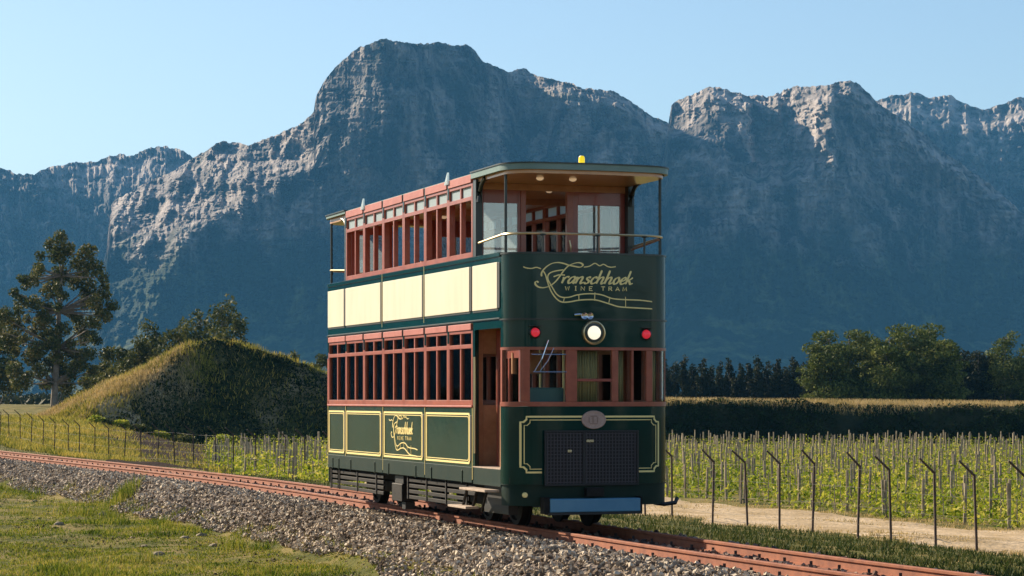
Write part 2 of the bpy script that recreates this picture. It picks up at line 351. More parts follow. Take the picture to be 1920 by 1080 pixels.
silA = [(-40,760),(100,660),(150,590),(185,538),(200,470),(207,388),(215,374),(270,345),(310,326),(365,296),(395,276),(420,262),(440,268),(470,271),(500,260),(545,238),(575,225),(588,210),(592,180),(605,155),(630,125),(665,95),(690,85),(717,74),(760,78),(800,80),(850,84),(880,88),(893,98),(902,112),(930,125),(955,133),(980,126),(1000,137),(1030,148),(1060,152),(1090,165),(1110,170),(1130,166),(1160,178),(1185,190),(1210,212),(1240,226),(1265,240),(1300,300),(1350,450),(1420,770)]
def depA(X, Y, S, V):
    H = (HOR-Y)*.8
    xc = np.interp(Y, [60,200,240,300,340,400,440,480,560,640,760], [560,590,618,628,520,425,350,330,285,262,250])
    xc = xc + (fbm(Y*.03, X*.02, 4)-.5)*70
    D = 3330 + .74*H + np.clip(xc-X, 0, None)*.82*1.9
    D = D - 150*np.exp(-((X-735)/120)**2)*sstep(420, 200, Y)
    D = D + 110*np.exp(-((X-985)/45)**2)*sstep(420, 180, Y)
    D = D + np.clip(X-1190, 0, None)*.9
    D = D + 60*sstep(26, 2, Y-S)*sstep(940, 1000, X) + 50*sstep(40, 2, Y-S)*sstep(600, 540, X)
    D = D + 190*sstep(.34, 0, V)*-1
    D = D + (fbm(X*.022+Y*.012, Y*.02-X*.01, 5, .6, True)-.6)*-170*sstep(40, -60, X-xc)
    return D + rockn(X, Y, 3.1)*(.22+.78*sstep(720, 520, Y))*(.5+.5*bare_litA(X, Y, S))
def bare_litA(X, Y, S):  # paler rock follows the sunlit left face, adding its brightness to the colour
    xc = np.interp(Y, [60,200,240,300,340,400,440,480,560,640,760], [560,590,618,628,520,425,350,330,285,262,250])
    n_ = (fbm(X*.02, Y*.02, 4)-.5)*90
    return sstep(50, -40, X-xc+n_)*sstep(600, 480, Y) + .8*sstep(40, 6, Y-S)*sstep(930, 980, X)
def bare_litB(X, Y, S):
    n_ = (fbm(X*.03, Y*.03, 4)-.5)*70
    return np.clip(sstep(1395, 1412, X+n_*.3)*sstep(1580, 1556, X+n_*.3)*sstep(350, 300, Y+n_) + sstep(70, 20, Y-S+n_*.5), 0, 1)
silB = [(1130,770),(1190,600),(1235,330),(1252,240),(1258,200),(1264,192),(1290,180),(1330,163),(1370,172),(1400,176),(1440,180),(1470,168),(1495,160),(1540,160),(1560,158),(1585,152),(1610,160),(1630,175),(1643,195),(1680,215),(1730,250),(1790,300),(1850,340),(1920,400),(2000,430),(2200,520),(2500,600),(2900,700)]
def depB(X, Y, S, V):
    H = (HOR-Y)*.8
    w = sstep(350, 290, Y + (fbm(X*.04, Y*.02, 3)-.5)*60)
    w0 = sstep(265, 225, Y)
    Xj = X + (fbm(Y*.03+2, X*.012, 4, .6)-.5)*46
    off = np.interp(Xj, [1240,1258,1300,1330,1345,1400,1408,1465,1472,1556,1566,1640], [0,190,80,30,20,10,210,120,165,-70,-30,0])
    D = 3380 + .74*H + off*(w*sstep(1380, 1402, Xj) + w0*sstep(1402, 1380, Xj)) + 45*sstep(26, 2, Y-S)
    D = D - 190*sstep(.34, 0, V) + np.clip(1300-X, 0, None)*.7
    D = D + 70*np.sin((X-1600)/170)*sstep(150, 350, Y)
    return D + rockn(X, Y, 9.7)*(.22+.78*sstep(720, 480, Y))*(.5+.5*bare_litB(X, Y, S))
silC = [(1480,770),(1560,210),(1645,188),(1680,178),(1710,174),(1750,182),(1785,180),(1810,195),(1845,206),(1870,198),(1900,185),(1940,178),(2050,190),(2200,160),(2500,260),(2900,240)]
def depC(X, Y, S, V):
    H = (HOR-Y)*1.0
    return 4350 + .78*H + 120*sstep(50, 2, Y-S) + np.clip(1850-X, 0, None)*.35 + rockn(X, Y, 15.2, 50, 26)
silD = [(-7500,480),(-6500,380),(-5000,430),(-3800,330),(-2600,400),(-1500,310),(-1000,420),(-600,300),(-300,330),(0,317),(40,328),(65,331),(75,322),(110,308),(140,306),(180,300),(205,292),(240,291),(265,280),(310,275),(335,278),(362,293),(430,345),(520,420),(640,700)]
def depD(X, Y, S, V):
    H = (HOR-Y)*1.0
    return 4500 + .80*H + 190*sstep(90, 2, Y-S)*sstep(60, 100, X) + rockn(X, Y, 21.4, 46, 30)
relief('mountain_massif', silA, -60, 1440, 540, 210, depA, 3.2, 'dome shaped blue grey mountain rising behind the tram', 1, bare=bare_litA)
relief('mountain_massif', silB, 1120, 2900, 500, 180, depB, 3.6, 'long cliff topped mountain wall to the right of the tram', 2, bare=bare_litB)
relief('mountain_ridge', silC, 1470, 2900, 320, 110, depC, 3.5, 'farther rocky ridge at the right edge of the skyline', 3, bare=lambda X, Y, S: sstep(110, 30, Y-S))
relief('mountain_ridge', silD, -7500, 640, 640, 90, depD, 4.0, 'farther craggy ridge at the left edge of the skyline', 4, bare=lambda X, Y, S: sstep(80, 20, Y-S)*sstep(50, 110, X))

# ------------------------------------------------------------------ haze: the air between here and the mountains
hz = MB().box(-9000, 9000, -400, 9500, -12, 860)
hm = bpy.data.materials.new('haze_air'); hm.use_nodes = True
hn = hm.node_tree.nodes; hn.remove(hn['Principled BSDF'])
pv = hn.new('ShaderNodeVolumePrincipled'); pv.inputs['Color'].default_value = (.15,.52,1,1); pv.inputs['Density'].default_value = 5.8e-5
pv.inputs['Anisotropy'].default_value = 0
hm.node_tree.links.new(pv.outputs[0], hn['Material Output'].inputs['Volume'])
tag(hz.build('haze', hm), 'thin blue haze in the air in front of the mountains', None, kind='stuff')

# ------------------------------------------------------------------ mound and bank
def mound_z(X, Y):
    cx, cy = px(405, 700, 216)[:2]
    dx = X - cx; dy = Y - cy
    top = 10.75
    pl = [top + .52*dx + .26*dy, top - .36*dx + 1.12*dy, top - .36*dx - .6*dy, top + .30*dx - .7*dy, 10.75 + 0*dx]
    k = 1.35
    h = -np.log(sum(np.exp(-k*np.clip(q, -9, 30)) for q in pl))/k
    h = np.log(1 + np.exp(np.clip(h, -20, 20)*1.6))/1.6
    edge = sstep(.15, 1.2, h)
    return -2.45 + h + edge*((fbm(X*.22, Y*.22, 4)-.5)*1.1 + (fbm(X*.9+5, Y*.9, 3)-.5)*.5)
c0 = px(405, 700, 216)
mx_ = np.linspace(c0[0]-32, c0[0]+26, 170); my_ = np.linspace(c0[1]-15, c0[1]+17, 110)
MX, MY = np.meshgrid(mx_, my_)
tag(link('grassy_mound', np_mesh('grassy_mound', np.stack([MX, MY, mound_z(MX, MY)], -1).reshape(-1,3), grid_faces(*MX.shape), M['mound'], True)),
    'tall rounded earth mound with grass behind the track, left of the tram', None, kind='structure')

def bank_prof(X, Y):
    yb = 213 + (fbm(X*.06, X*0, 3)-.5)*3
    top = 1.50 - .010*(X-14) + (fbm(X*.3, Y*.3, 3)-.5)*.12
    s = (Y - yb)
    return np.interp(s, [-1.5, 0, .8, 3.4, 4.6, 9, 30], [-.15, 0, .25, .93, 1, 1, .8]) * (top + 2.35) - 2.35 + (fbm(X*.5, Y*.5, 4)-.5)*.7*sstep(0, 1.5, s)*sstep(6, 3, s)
bx_ = np.linspace(-4, 80, 240); by_ = np.concatenate([np.linspace(210.5, 221, 42), np.linspace(222, 248, 14)])
BX, BY = np.meshgrid(bx_, by_)
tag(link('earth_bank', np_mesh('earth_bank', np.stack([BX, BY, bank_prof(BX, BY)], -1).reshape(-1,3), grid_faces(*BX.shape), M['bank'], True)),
    'long dark overgrown bank with a straw coloured top behind the vines', None, kind='structure')

# ------------------------------------------------------------------ blades and leaves
def blades(P, h, w, lean=.5, seed=0):
    """one bent grass blade (two quads worth: 4 verts, 1 quad) per point"""
    r = np.random.default_rng(seed); n = len(P)
    az = r.random(n)*6.283; la = r.random(n)*6.283; ln = r.random(n)*lean
    hh = h*(.45 + .9*r.random(n)); ww = w*(.6 + .8*r.random(n))
    dx = np.stack([np.cos(az), np.sin(az), 0*az], -1)*ww[:,None]*.5
    tip = P + np.stack([np.cos(la)*ln*hh, np.sin(la)*ln*hh, hh], -1)
    V = np.stack([P-dx, P+dx, tip+dx*.25, tip-dx*.25], 1).reshape(-1, 3)
    return V, np.arange(4*n).reshape(-1, 4), np.repeat(r.random(n), 4)
def leaves(P, size, seed=0, flat=0, droop=0):
    r = np.random.default_rng(seed); n = len(P)
    a = r.normal(size=(n,3)); a /= np.linalg.norm(a, axis=1)[:,None]+1e-9
    if droop: a[:,2] -= droop; a /= np.linalg.norm(a, axis=1)[:,None]
    b = r.normal(size=(n,3)); b = np.cross(a, b); b /= np.linalg.norm(b, axis=1)[:,None]+1e-9
    s = size*(.55+.9*r.random(n))
    u = a*s[:,None]; v = b*(s*.45)[:,None]
    V = np.stack([P-u*.5, P+v*.5, P+u*.5, P-v*.5], 1).reshape(-1,3)
    return V, np.arange(4*n).reshape(-1,4), np.repeat(r.random(n), 4)
def join(*parts):
    V = []; F = []; A = []; b = 0
    for v, f, a in parts: V.append(v); F.append(f+b); A.append(a); b += len(v)
    return np.concatenate(V), np.concatenate(F), np.concatenate(A)
def stuff(name, parts, mt, label):
    V, F, A = join(*parts)
    return tag(link(name, np_mesh(name, V, F, mt, False, A)), label, None, kind='stuff')

def scatter_view(n, x0, x1, d0, d1, seed, pw=1.0):
    """random ground points inside a widened view wedge"""
    r = np.random.default_rng(seed); d = d0*(d1/d0)**(r.random(n)**pw)
    u = x0 + (x1-x0)*r.random(n)
    return (u-960)/FPX*d, d
# near field, left of the track
X, Y = scatter_view(330000, -200, 1300, 25, 85, 1)
l = lateral(X, Y); dens = fbm(X*.7, Y*.7, 4)
edge = -2.40 - .9*(fbm(X*.5+9, Y*.5, 3)-.35)*1.6
k = (l < edge) & (dens + .25*RNG.random(len(X)) > .52)
X, Y = X[k], Y[k]; P = np.stack([X, Y, ground_z(X, Y)-.01], -1)
hgt = .022 + .20*np.clip(fbm(X*.6+30, Y*.6, 4)-.42, 0, 1)
X2, Y2 = scatter_view(270000, -200, 1300, 25, 80, 41)
l2 = lateral(X2, Y2); k = (l2 < -2.35) & (fbm(X2*2.2+5, Y2*2.2, 3)+.3*RNG.random(len(X2)) > .58)
X2, Y2 = X2[k], Y2[k]; P2 = np.stack([X2, Y2, ground_z(X2, Y2)-.005], -1)
stuff('field_grass', [blades(P, hgt, .022, .9, 2), blades(P2, .032, .018, 1.3, 42)], M['grass'], 'short sunlit grass of the field in front of the track')
# taller dry tufts at the foot of the ballast
tuf = []
for j in range(95):
    t = random.uniform(-60, 14); lt = random.uniform(-4.2, -2.3) if j % 3 else random.uniform(-8, -3)
    p = track(np.array([t]), lt)[0]; n = random.randint(40, 120)
    q = np.stack([p[0]+RNG.normal(size=n)*.11, p[1]+RNG.normal(size=n)*.16, 0*RNG.random(n)], -1); q[:,2] = ground_z(q[:,0], q[:,1])-.01
    tuf.append(blades(q, random.uniform(.10,.24), .014, .7, 100+j))
p = px(232, 940, 55)
for j in range(6):
    n = 120; q = np.stack([p[0]+RNG.normal(size=n)*.14, p[1]+RNG.normal(size=n)*.6, 0*RNG.random(n)], -1); q[:,2] = ground_z(q[:,0], q[:,1])
    tuf.append(blades(q, .26, .016, .6, 300+j))
stuff('dry_grass_tufts', tuf, M['grass'], 'taller dry grass tufts along the foot of the ballast')
# verge beyond the track
X, Y = scatter_view(210000, -200, 2150, 27, 190, 3)
l = lateral(X, Y)
k = (l > 2.1 + .5*fbm(X, Y, 2)) & (l < 15.4 + 1.2*(fbm(X*.3, Y*.3, 3)-.5)) & (fbm(X*.6+4, Y*.6, 4)+.3*RNG.random(len(X)) > .5)
X, Y = X[k], Y[k]; P = np.stack([X, Y, ground_z(X, Y)-.01], -1)
stuff('verge_grass', [blades(P, .06+.13*np.clip(fbm(X*.5, Y*.5, 3)-.3, 0, 1), .03, .9, 4)], M['verge'], 'low green grass on the verge between the rails and the fence')
# vineyard undergrowth and vine shoots
def vine_region(X, Y):
    l = lateral(X, Y); u = X/Y*FPX+960
    lim = np.where(u < 900, 13.0, 25.8)
    return (l > lim + 1.5*(fbm(X*.3, Y*.3, 2)-.5)) & (Y < 203) & (u > 372 + 28*fbm(Y*.1, X*.1, 2))
X, Y = scatter_view(225000, 330, 2150, 68, 206, 5)
k = vine_region(X, Y); X, Y = X[k], Y[k]
hn_ = fbm(X*.35, Y*.35, 4)
P = np.stack([X, Y, ground_z(X, Y) + RNG.random(len(X))*.30*np.clip(hn_*2-.45, .05, 1)], -1)
rowd = np.array([.60, .80]); rowd /= np.linalg.norm(rowd); rown = np.array([rowd[1], -rowd[0]])
RS = 2.05
c = (X*rown[0] + Y*rown[1])/RS; near = np.abs(c - np.round(c))
kk = (hn_*.8 + .42*(near < .17) + .3*RNG.random(len(X))) > .66
P[:,2] += np.where(near < .15, RNG.random(len(X))**1.4*.85, 0)
P = P[kk]
stuff('vineyard_foliage', [leaves(P, .17, 6)], M['vine'], 'bright green low vines and weeds filling the vineyard rows')
# bank plants and its straw top
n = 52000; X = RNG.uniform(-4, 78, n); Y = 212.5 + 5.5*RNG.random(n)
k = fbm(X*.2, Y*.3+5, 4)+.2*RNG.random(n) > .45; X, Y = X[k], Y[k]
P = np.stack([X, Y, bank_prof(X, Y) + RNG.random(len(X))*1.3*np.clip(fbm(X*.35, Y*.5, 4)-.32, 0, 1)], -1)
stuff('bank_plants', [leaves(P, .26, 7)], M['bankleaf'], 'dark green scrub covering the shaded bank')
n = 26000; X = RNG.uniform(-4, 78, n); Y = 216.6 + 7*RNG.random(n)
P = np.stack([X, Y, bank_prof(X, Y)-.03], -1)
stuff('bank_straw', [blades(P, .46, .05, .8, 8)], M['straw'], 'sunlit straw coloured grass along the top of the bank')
# mound grass and bushes
n = 135000; X = RNG.uniform(c0[0]-32, c0[0]+26, n); Y = RNG.uniform(c0[1]-14, c0[1]+6, n); Z = mound_z(X, Y)
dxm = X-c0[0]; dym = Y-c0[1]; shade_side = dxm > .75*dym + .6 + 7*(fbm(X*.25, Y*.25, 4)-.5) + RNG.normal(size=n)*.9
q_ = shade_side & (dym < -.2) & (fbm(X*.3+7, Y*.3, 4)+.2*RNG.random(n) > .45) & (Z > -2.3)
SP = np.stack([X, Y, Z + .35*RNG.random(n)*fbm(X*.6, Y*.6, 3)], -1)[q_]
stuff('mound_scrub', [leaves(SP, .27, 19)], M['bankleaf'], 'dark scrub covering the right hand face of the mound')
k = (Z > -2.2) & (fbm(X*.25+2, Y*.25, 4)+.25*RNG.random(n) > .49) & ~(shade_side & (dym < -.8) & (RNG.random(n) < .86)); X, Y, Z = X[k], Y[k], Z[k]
P = np.stack([X, Y, Z-.02], -1)
sx_, sy_ = px(222, 775, 207)[:2]
scar = ((X-sx_)/2.6 + .45*(Y-sy_)/2.6)**2 + ((Y-sy_)/2.2)**2 < .15 + .9*fbm(X*.9, Y*.9, 4)
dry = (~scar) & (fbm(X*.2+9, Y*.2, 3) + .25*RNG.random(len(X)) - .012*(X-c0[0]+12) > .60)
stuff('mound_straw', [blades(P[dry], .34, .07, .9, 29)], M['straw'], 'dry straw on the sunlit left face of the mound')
P = P[(~scar | (RNG.random(len(X)) < .3)) & ~dry]; X, Y = P[:,0], P[:,1]
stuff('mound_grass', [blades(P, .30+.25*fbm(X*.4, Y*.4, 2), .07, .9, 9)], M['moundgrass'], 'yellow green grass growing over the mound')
hx, hy = np.meshgrid(np.linspace(sx_-4.5, sx_+4.5, 60), np.linspace(sy_-4, sy_+4, 60))
inn = ((hx-sx_)/2.6 + .45*(hy-sy_)/2.6)**2 + ((hy-sy_)/2.2)**2 < .2 + .9*fbm(hx*.9, hy*.9, 4)
ff = grid_faces(60, 60); ff = ff[inn.ravel()[ff].all(1)]
tag(link('sandy_scar', np_mesh('sandy_scar', np.stack([hx, hy, mound_z(hx, hy) + .02 + .10*fbm(hx*2, hy*2, 3)], -1).reshape(-1,3), ff, mat('pale_bare_soil', (.20,.15,.075), .95, col2=(.42,.33,.20), nscale=1.1, bump=.6, bscale=4, spec=.1), True)),
    'patch of pale bare soil low on the left face of the mound', None, kind='structure')
def bushp(c, rx, rz, n, seed):
    r = np.random.default_rng(seed); q = r.normal(size=(n,3)); q /= np.linalg.norm(q, axis=1)[:,None]
    q *= (r.random(n)**.4)[:,None]; lump = .75+.5*fbm(q[:,0]*2.5+seed, q[:,2]*2.5, 2)
    q *= lump[:,None]; return np.array(c) + q*np.array([rx, rx, rz])

# ploughed soil with painted mound shade, and the rough grass left of it
uu_ = np.linspace(195, 425, 50); dd_ = np.geomspace(98, 203, 70); UU, DD = np.meshgrid(uu_, dd_)
UU = UU + (fbm(DD*.1, DD*0, 3)-.5)*40
SX = (UU-960)/FPX*DD; SZ = ground_z(SX, DD) + .05 - .5*sstep(106, 98, DD) + .12*fbm(SX*2, DD*.6, 3)
tag(link('ploughed_soil', np_mesh('ploughed_soil', np.stack([SX, DD, SZ], -1).reshape(-1,3), grid_faces(*SX.shape), mat('shaded_brown_soil', (.020,.011,.008), .95, col2=(.038,.022,.016), nscale=.6, bump=.5, bscale=5, spec=.05), True)),
    'strip of brown ploughed soil with painted shade between the track and the mound', None, kind='structure')
X, Y = scatter_view(140000, -200, 430, 70, 225, 15)
k = (lateral(X, Y) > 12.5) & (fbm(X*.3, Y*.3, 3)+.3*RNG.random(len(X)) > .52) & ((X/Y*FPX+960) < np.where(RNG.random(len(X)) < .15, 430, 225 + 60*fbm(Y*.1, X*.1, 2))); X, Y = X[k], Y[k]
stuff('rough_grass', [blades(np.stack([X, Y, np.maximum(ground_z(X, Y), np.where((Y > 201) & (Y < 233), mound_z(X, Y), -9))-.02], -1), .30, .06, .9, 16)], M['moundgrass'], 'rough yellow green grass beyond the fence at far left')
# unseen trees added around the viewpoint so paint and windows mirror something dark
TB = []
rt = random.Random(3)
spots = [(rt.uniform(-30, 150), rt.uniform(-75, -48), rt.uniform(5, 11)) for _ in range(44)] + [(-rt.uniform(85, 210), rt.uniform(45, 190), rt.uniform(3, 7.5)) for _ in range(34)]
for i, (x, y, h) in enumerate(spots):
    r_ = np.random.default_rng(900+i); n = 420
    q = r_.normal(size=(n,3)); q /= np.linalg.norm(q, axis=1)[:,None]; q *= (r_.random(n)**.35)[:,None]
    TB.append(leaves(np.array([x, y, h*.5-.9]) + q*np.array([h*.42, h*.42, h*.52]), h*.16, 950+i))
stuff('added_tree_belt', TB, M['dcasu'], 'unseen belt of dark trees added around the viewpoint to darken reflections in the tram')

# dry weeds on and beside the sandy path
X, Y = scatter_view(90000, 1150, 2150, 36, 110, 71); l = lateral(X, Y)
e_ = np.minimum(np.abs(l-15.6), np.minimum(np.abs(l-25.4), np.abs(l-20.5)+.9))
k = (l > 14.8) & (l < 26.5) & (fbm(X*.5+3, Y*.5, 4) - .13*e_ + .2*RNG.random(len(X)) > .50); X, Y = X[k], Y[k]
stuff('path_weeds', [blades(np.stack([X, Y, ground_z(X, Y)+.02], -1), .04+.16*np.clip(fbm(X*.6, Y*.6, 3)-.3, 0, 1), .03, .9, 72)], M['straw'], 'dry weeds along the edges and the middle of the sandy path')

# ------------------------------------------------------------------ railway track
tr = empty('railway_track', (TO[0], TO[1], 0)); tag(tr, 'rusty red railway track curving in from the left under the tram', None, kind='structure')
G = 1.067
prof = [(-.062,-.150),(.062,-.150),(.062,-.138),(.012,-.122),(.010,-.045),(.034,-.034),(.035,-.006),(.028,0),(-.028,0),(-.035,-.006),(-.034,-.034),(-.010,-.045),(-.012,-.122),(-.062,-.138)]
tt = np.concatenate([np.arange(-300, -60, 4.0), np.arange(-60, 26, 1.0)])
for s_ in (-1, 1):
    mb = MB(); rings = []
    for t in tt:
        rings.append([track(np.array([t]), s_*(G/2+.035)+a, z)[0] - np.array([TO[0], TO[1], 0]) for a, z in prof])
    mb.loft(rings[::-1]); mb.build('rail', M['rust'], tr)
slm = MB().box(-.11, .11, -1.0, 1.0, -.24, -.152).mesh('sleeper', M['sleeper'])
clm = MB()
for s_ in (-1, 1):
    for e in (-1, 1):
        y = s_*(G/2+.035) + e*.105
        clm.box(-.05, .05, y-.05, y+.05, -.151, -.122); clm.tube([(0, y-e*.01, -.13), (0, y-e*.01, -.075)], .02, 6)
clm = clm.mesh('rail_fastening', mat('dark_fastening', (.05,.03,.025), .8))
for t in np.arange(-150, 20, .68):
    p = track(np.array([t]))[0] - np.array([TO[0], TO[1], 0]); a = float(heading(t))
    o = link('sleeper', slm, tr, p, a - math.pi/2)
    link('rail_fastening', clm, o)
# loose ballast stones
ICO_V = []; ph = (1+5**.5)/2
for a in (-1, 1):
    for b in (-ph, ph): ICO_V += [(0,a,b),(a,b,0),(b,0,a)]
ICO_V = np.array(ICO_V)/np.linalg.norm([1,ph])
def hull_faces(V):
    F = []
    n = len(V)
    for i in range(n):
        for j in range(i+1, n):
            for k in range(j+1, n):
                nn = np.cross(V[j]-V[i], V[k]-V[i]); d = (V-V[i])@nn
                if (d < 1e-6).all(): F.append((i,j,k))
                elif (d > -1e-6).all(): F.append((i,k,j))
    return np.array(F)
ICO_F = hull_faces(ICO_V)
CUB_V = np.array([(x,y,z) for x in (-1,1) for y in (-1,1) for z in (-1,1)])/1.55
CUB_F = np.array([(0,1,3),(0,3,2),(4,6,7),(4,7,5),(0,4,5),(0,5,1),(2,3,7),(2,7,6),(0,2,6),(0,6,4),(1,5,7),(1,7,3)])
def stones(P, size, seed):
    r = np.random.default_rng(seed); n = len(P); out = []
    base = np.stack([(CUB_V + .62*(r.random((8,3))-.5))*np.array([1.1,.95,.8])*(.85+.3*r.random(3)) for _ in range(48)])
    v = base[r.integers(0, 48, n)]
    q = r.normal(size=(n,4)); q /= np.linalg.norm(q, axis=1)[:,None]
    w, x, y, z = q.T
    Rm = np.stack([1-2*(y*y+z*z), 2*(x*y-z*w), 2*(x*z+y*w), 2*(x*y+z*w), 1-2*(x*x+z*z), 2*(y*z-x*w), 2*(x*z-y*w), 2*(y*z+x*w), 1-2*(x*x+y*y)], -1).reshape(-1,3,3)
    s = size*(.5+1.0*r.random(n)**2)
    V = np.einsum('nij,nkj->nki', Rm, v)*s[:,None,None] + P[:,None]
    F = CUB_F[None] + (np.arange(n)*8)[:,None,None]
    return V.reshape(-1,3), F.reshape(-1,3), np.repeat(r.random(n), 8)
def ballast_pts(n, t0, t1, l0, l1, seed, skew=1):
    r = np.random.default_rng(seed); t = t1 - (t1-t0)*r.random(n)**skew; l = l0 + (l1-l0)*r.random(n)
    P = track(t, 0); a = heading(t); X = P[:,0]+np.cos(a)*l; Y = P[:,1]+np.sin(a)*l
    return X, Y, l, t
X, Y, l, t = ballast_pts(60000, -75, 16, -3.5, -.62, 21, 1.25)
lim = -2.55 - 1.0*(fbm(X*.4+3, Y*.4, 3)-.3)
k = (l > lim) & (np.abs(np.abs(l) - G/2 - .035) > .10); X, Y, l = X[k], Y[k], l[k]
P = np.stack([X, Y, np.maximum(ground_z(X, Y), np.interp(l, [-3.5,-2.75,-1.5,0], [-.74,-.68,-.17,-.17])) + .02 + .055*fbm(X*1.5, Y*1.5, 3)], -1)
P[:,2] = np.minimum(P[:,2], np.where(np.abs(l) < .8, -.13, 9))
stuff('ballast_stones', [stones(P, .030, 22)], M['ballast'], 'loose grey brown ballast stones on the shoulder in front of the near rail')
X, Y, l, t = ballast_pts(15000, -90, 18, -.50, 2.2, 31, 1.2)
k = (np.abs(np.abs(l) - G/2 - .035) > .10) & ((l < 1.45) | (RNG.random(len(l)) < .5)); X, Y, l, t = X[k], Y[k], l[k], t[k]
P = np.stack([X, Y, ground_z(X, Y) + .01 + .04*RNG.random(len(X))], -1)
stuff('rusty_ballast_stones', [stones(P, .036, 32)], M['rballast'], 'rust stained ballast stones between and behind the rails')
X, Y = scatter_view(16000, -150, 1300, 26, 70, 61)
l = lateral(X, Y); k = (l < -2.2) & (fbm(X*.8+11, Y*.8, 3)+.3*RNG.random(len(X)) + .25*sstep(-4.2, -2.6, l) > .66); X, Y = X[k], Y[k]
stuff('dirt_clods', [stones(np.stack([X, Y, ground_z(X, Y)], -1), .022, 62)], M['clod'], 'small clods of dry earth scattered over the field')
# stones lying in the grass
rocks = [(378,1006,0.101,'flat pale stone in the grass, rightmost of the pair below the ballast'),
 (347,1009,0.094,'rounded pale stone in the grass, left of the flat pale stone'),
 (196,967,0.133,'largest grey stone half sunk in the grass at left'),
 (110,990,0.094,'dark topped stone in the grass below the largest grey stone'),
 (270,1026,0.078,'small pale stone in the grass, near the bottom middle left'),
 (312,1004,0.055,'tiny pale stone left of the pair of pale stones'),
 (400,1026,0.101,'low pale stone in the grass below the pair of pale stones'),
 (298,1040,0.109,'brown stone in the grass, lowest of the scattered stones'),
 (65,942,0.078,'small pale stone in the grass near the left edge'),
 (8,926,0.094,'pale flat stone cut by the left edge of the picture')]
for i, (x, y, s, lb) in enumerate(rocks):
    d = 4400*2.55/(y-748)
    for _ in range(4):
        gx = (x-960)/FPX*d; d = (CAM_H-float(ground_z(np.array([gx]), np.array([d]))[0]))*FPX/(y-748)
    gx = (x-960)/FPX*d; z = float(ground_z(np.array([gx]), np.array([d]))[0])
    r = np.random.default_rng(50+i); v = ICO_V*(1+.5*(r.random((12,1))-.5))*np.array([1.25,1,.6])*s
    o = link('field_stone', np_mesh('field_stone', v, ICO_F, M['stone']), None, (gx, d, z+s*.15), i*1.3)
    m = o.modifiers.new('sub', 'SUBSURF'); m.levels = m.render_levels = 1; m.subdivision_type = 'SIMPLE'
    m = o.modifiers.new('bevel', 'BEVEL'); m.width = s*.12; m.segments = 2; m.limit_method = 'ANGLE'; m.angle_limit = R(15)
    tag(o, lb, 'stone', 'stones lying in the grass')

# ------------------------------------------------------------------ double-deck tram (local x = forward, y = away from the lit side, z above the rails)
T = empty('double_decker_tram', (TO[0], TO[1], 0), TRZ)
tag(T, 'green double deck tram with red wooden windows, cream panels and gold lettering on the rails', 'tram')
HW, RC, BOW = 1.235, .42, .05
XC0 = -BOW - RC                       # where the rounded front corner meets the side
XR = -10.72                           # rear plane
XB = [-1.745, -4.165, -6.585, -9.005] # saloon bays
def front_x(y):
    a = abs(y); f = HW - RC
    if a <= f: return -BOW*(a/f)**2
    return -BOW - RC + math.sqrt(max(RC*RC - (a-f)**2, 0))
def outline(x_start=XC0, off=0, n=9):
    f = HW - RC; pts = []
    if x_start < XC0 - .01: pts.append((x_start, -HW-off))
    for i in range(n+1):
        a = math.pi/2*(1 - i/n); pts.append((-BOW-RC + (RC+off)*math.cos(a), -f - (RC+off)*math.sin(a)))
    for i in range(1, 8):
        y = -f + 2*f*i/8; pts.append((-BOW*(y/f)**2 + off, y))
    for i in range(n+1):
        a = math.pi/2*(i/n); pts.append((-BOW-RC + (RC+off)*math.cos(a), f + (RC+off)*math.sin(a)))
    if x_start < XC0 - .01: pts.append((x_start, HW+off))
    return pts
def rear(p): return [(XR - x, -y) for x, y in p]
def strip(mb, po, pi, z0, z1):
    n = len(po); V = [(*p, z0) for p in po] + [(*p, z1) for p in po] + [(*p, z0) for p in pi] + [(*p, z1) for p in pi]; F = []
    for i in range(n-1):
        F += [(i,i+1,n+i+1,n+i), (2*n+i+1,2*n+i,3*n+i,3*n+i+1), (n+i,n+i+1,3*n+i+1,3*n+i), (i+1,i,2*n+i,2*n+i+1)]
    F += [(0,n,3*n,2*n), (n-1,3*n-1,4*n-1,2*n-1)]
    return mb.add(V, F)
def wrap(name, mt, z0, z1, off=0, th=.05, x_start=XC0, smooth=True, both=True):
    r = []
    for k in range(2 if both else 1):
        po, pi = outline(x_start, off), outline(x_start, off-th)
        if k: po, pi = rear(po), rear(pi)
        r.append(strip(MB(), po, pi, z0, z1).build(name, mt, T, smooth))
    return r
SD = (-1, 1)
FX0_ = -1.745; FX1_ = XR+1.745
def sbox(name, mt, x0, x1, o0, o1, z0, z1, s, parent=T, bevel=.004):
    """box on side s; o0,o1 = distance outward from the side plane"""
    ya, yb = s*(HW+o0), s*(HW+o1)
    return MB().box(min(x0,x1), max(x0,x1), min(ya,yb), max(ya,yb), z0, z1).build(name, mt, parent, False, bevel)

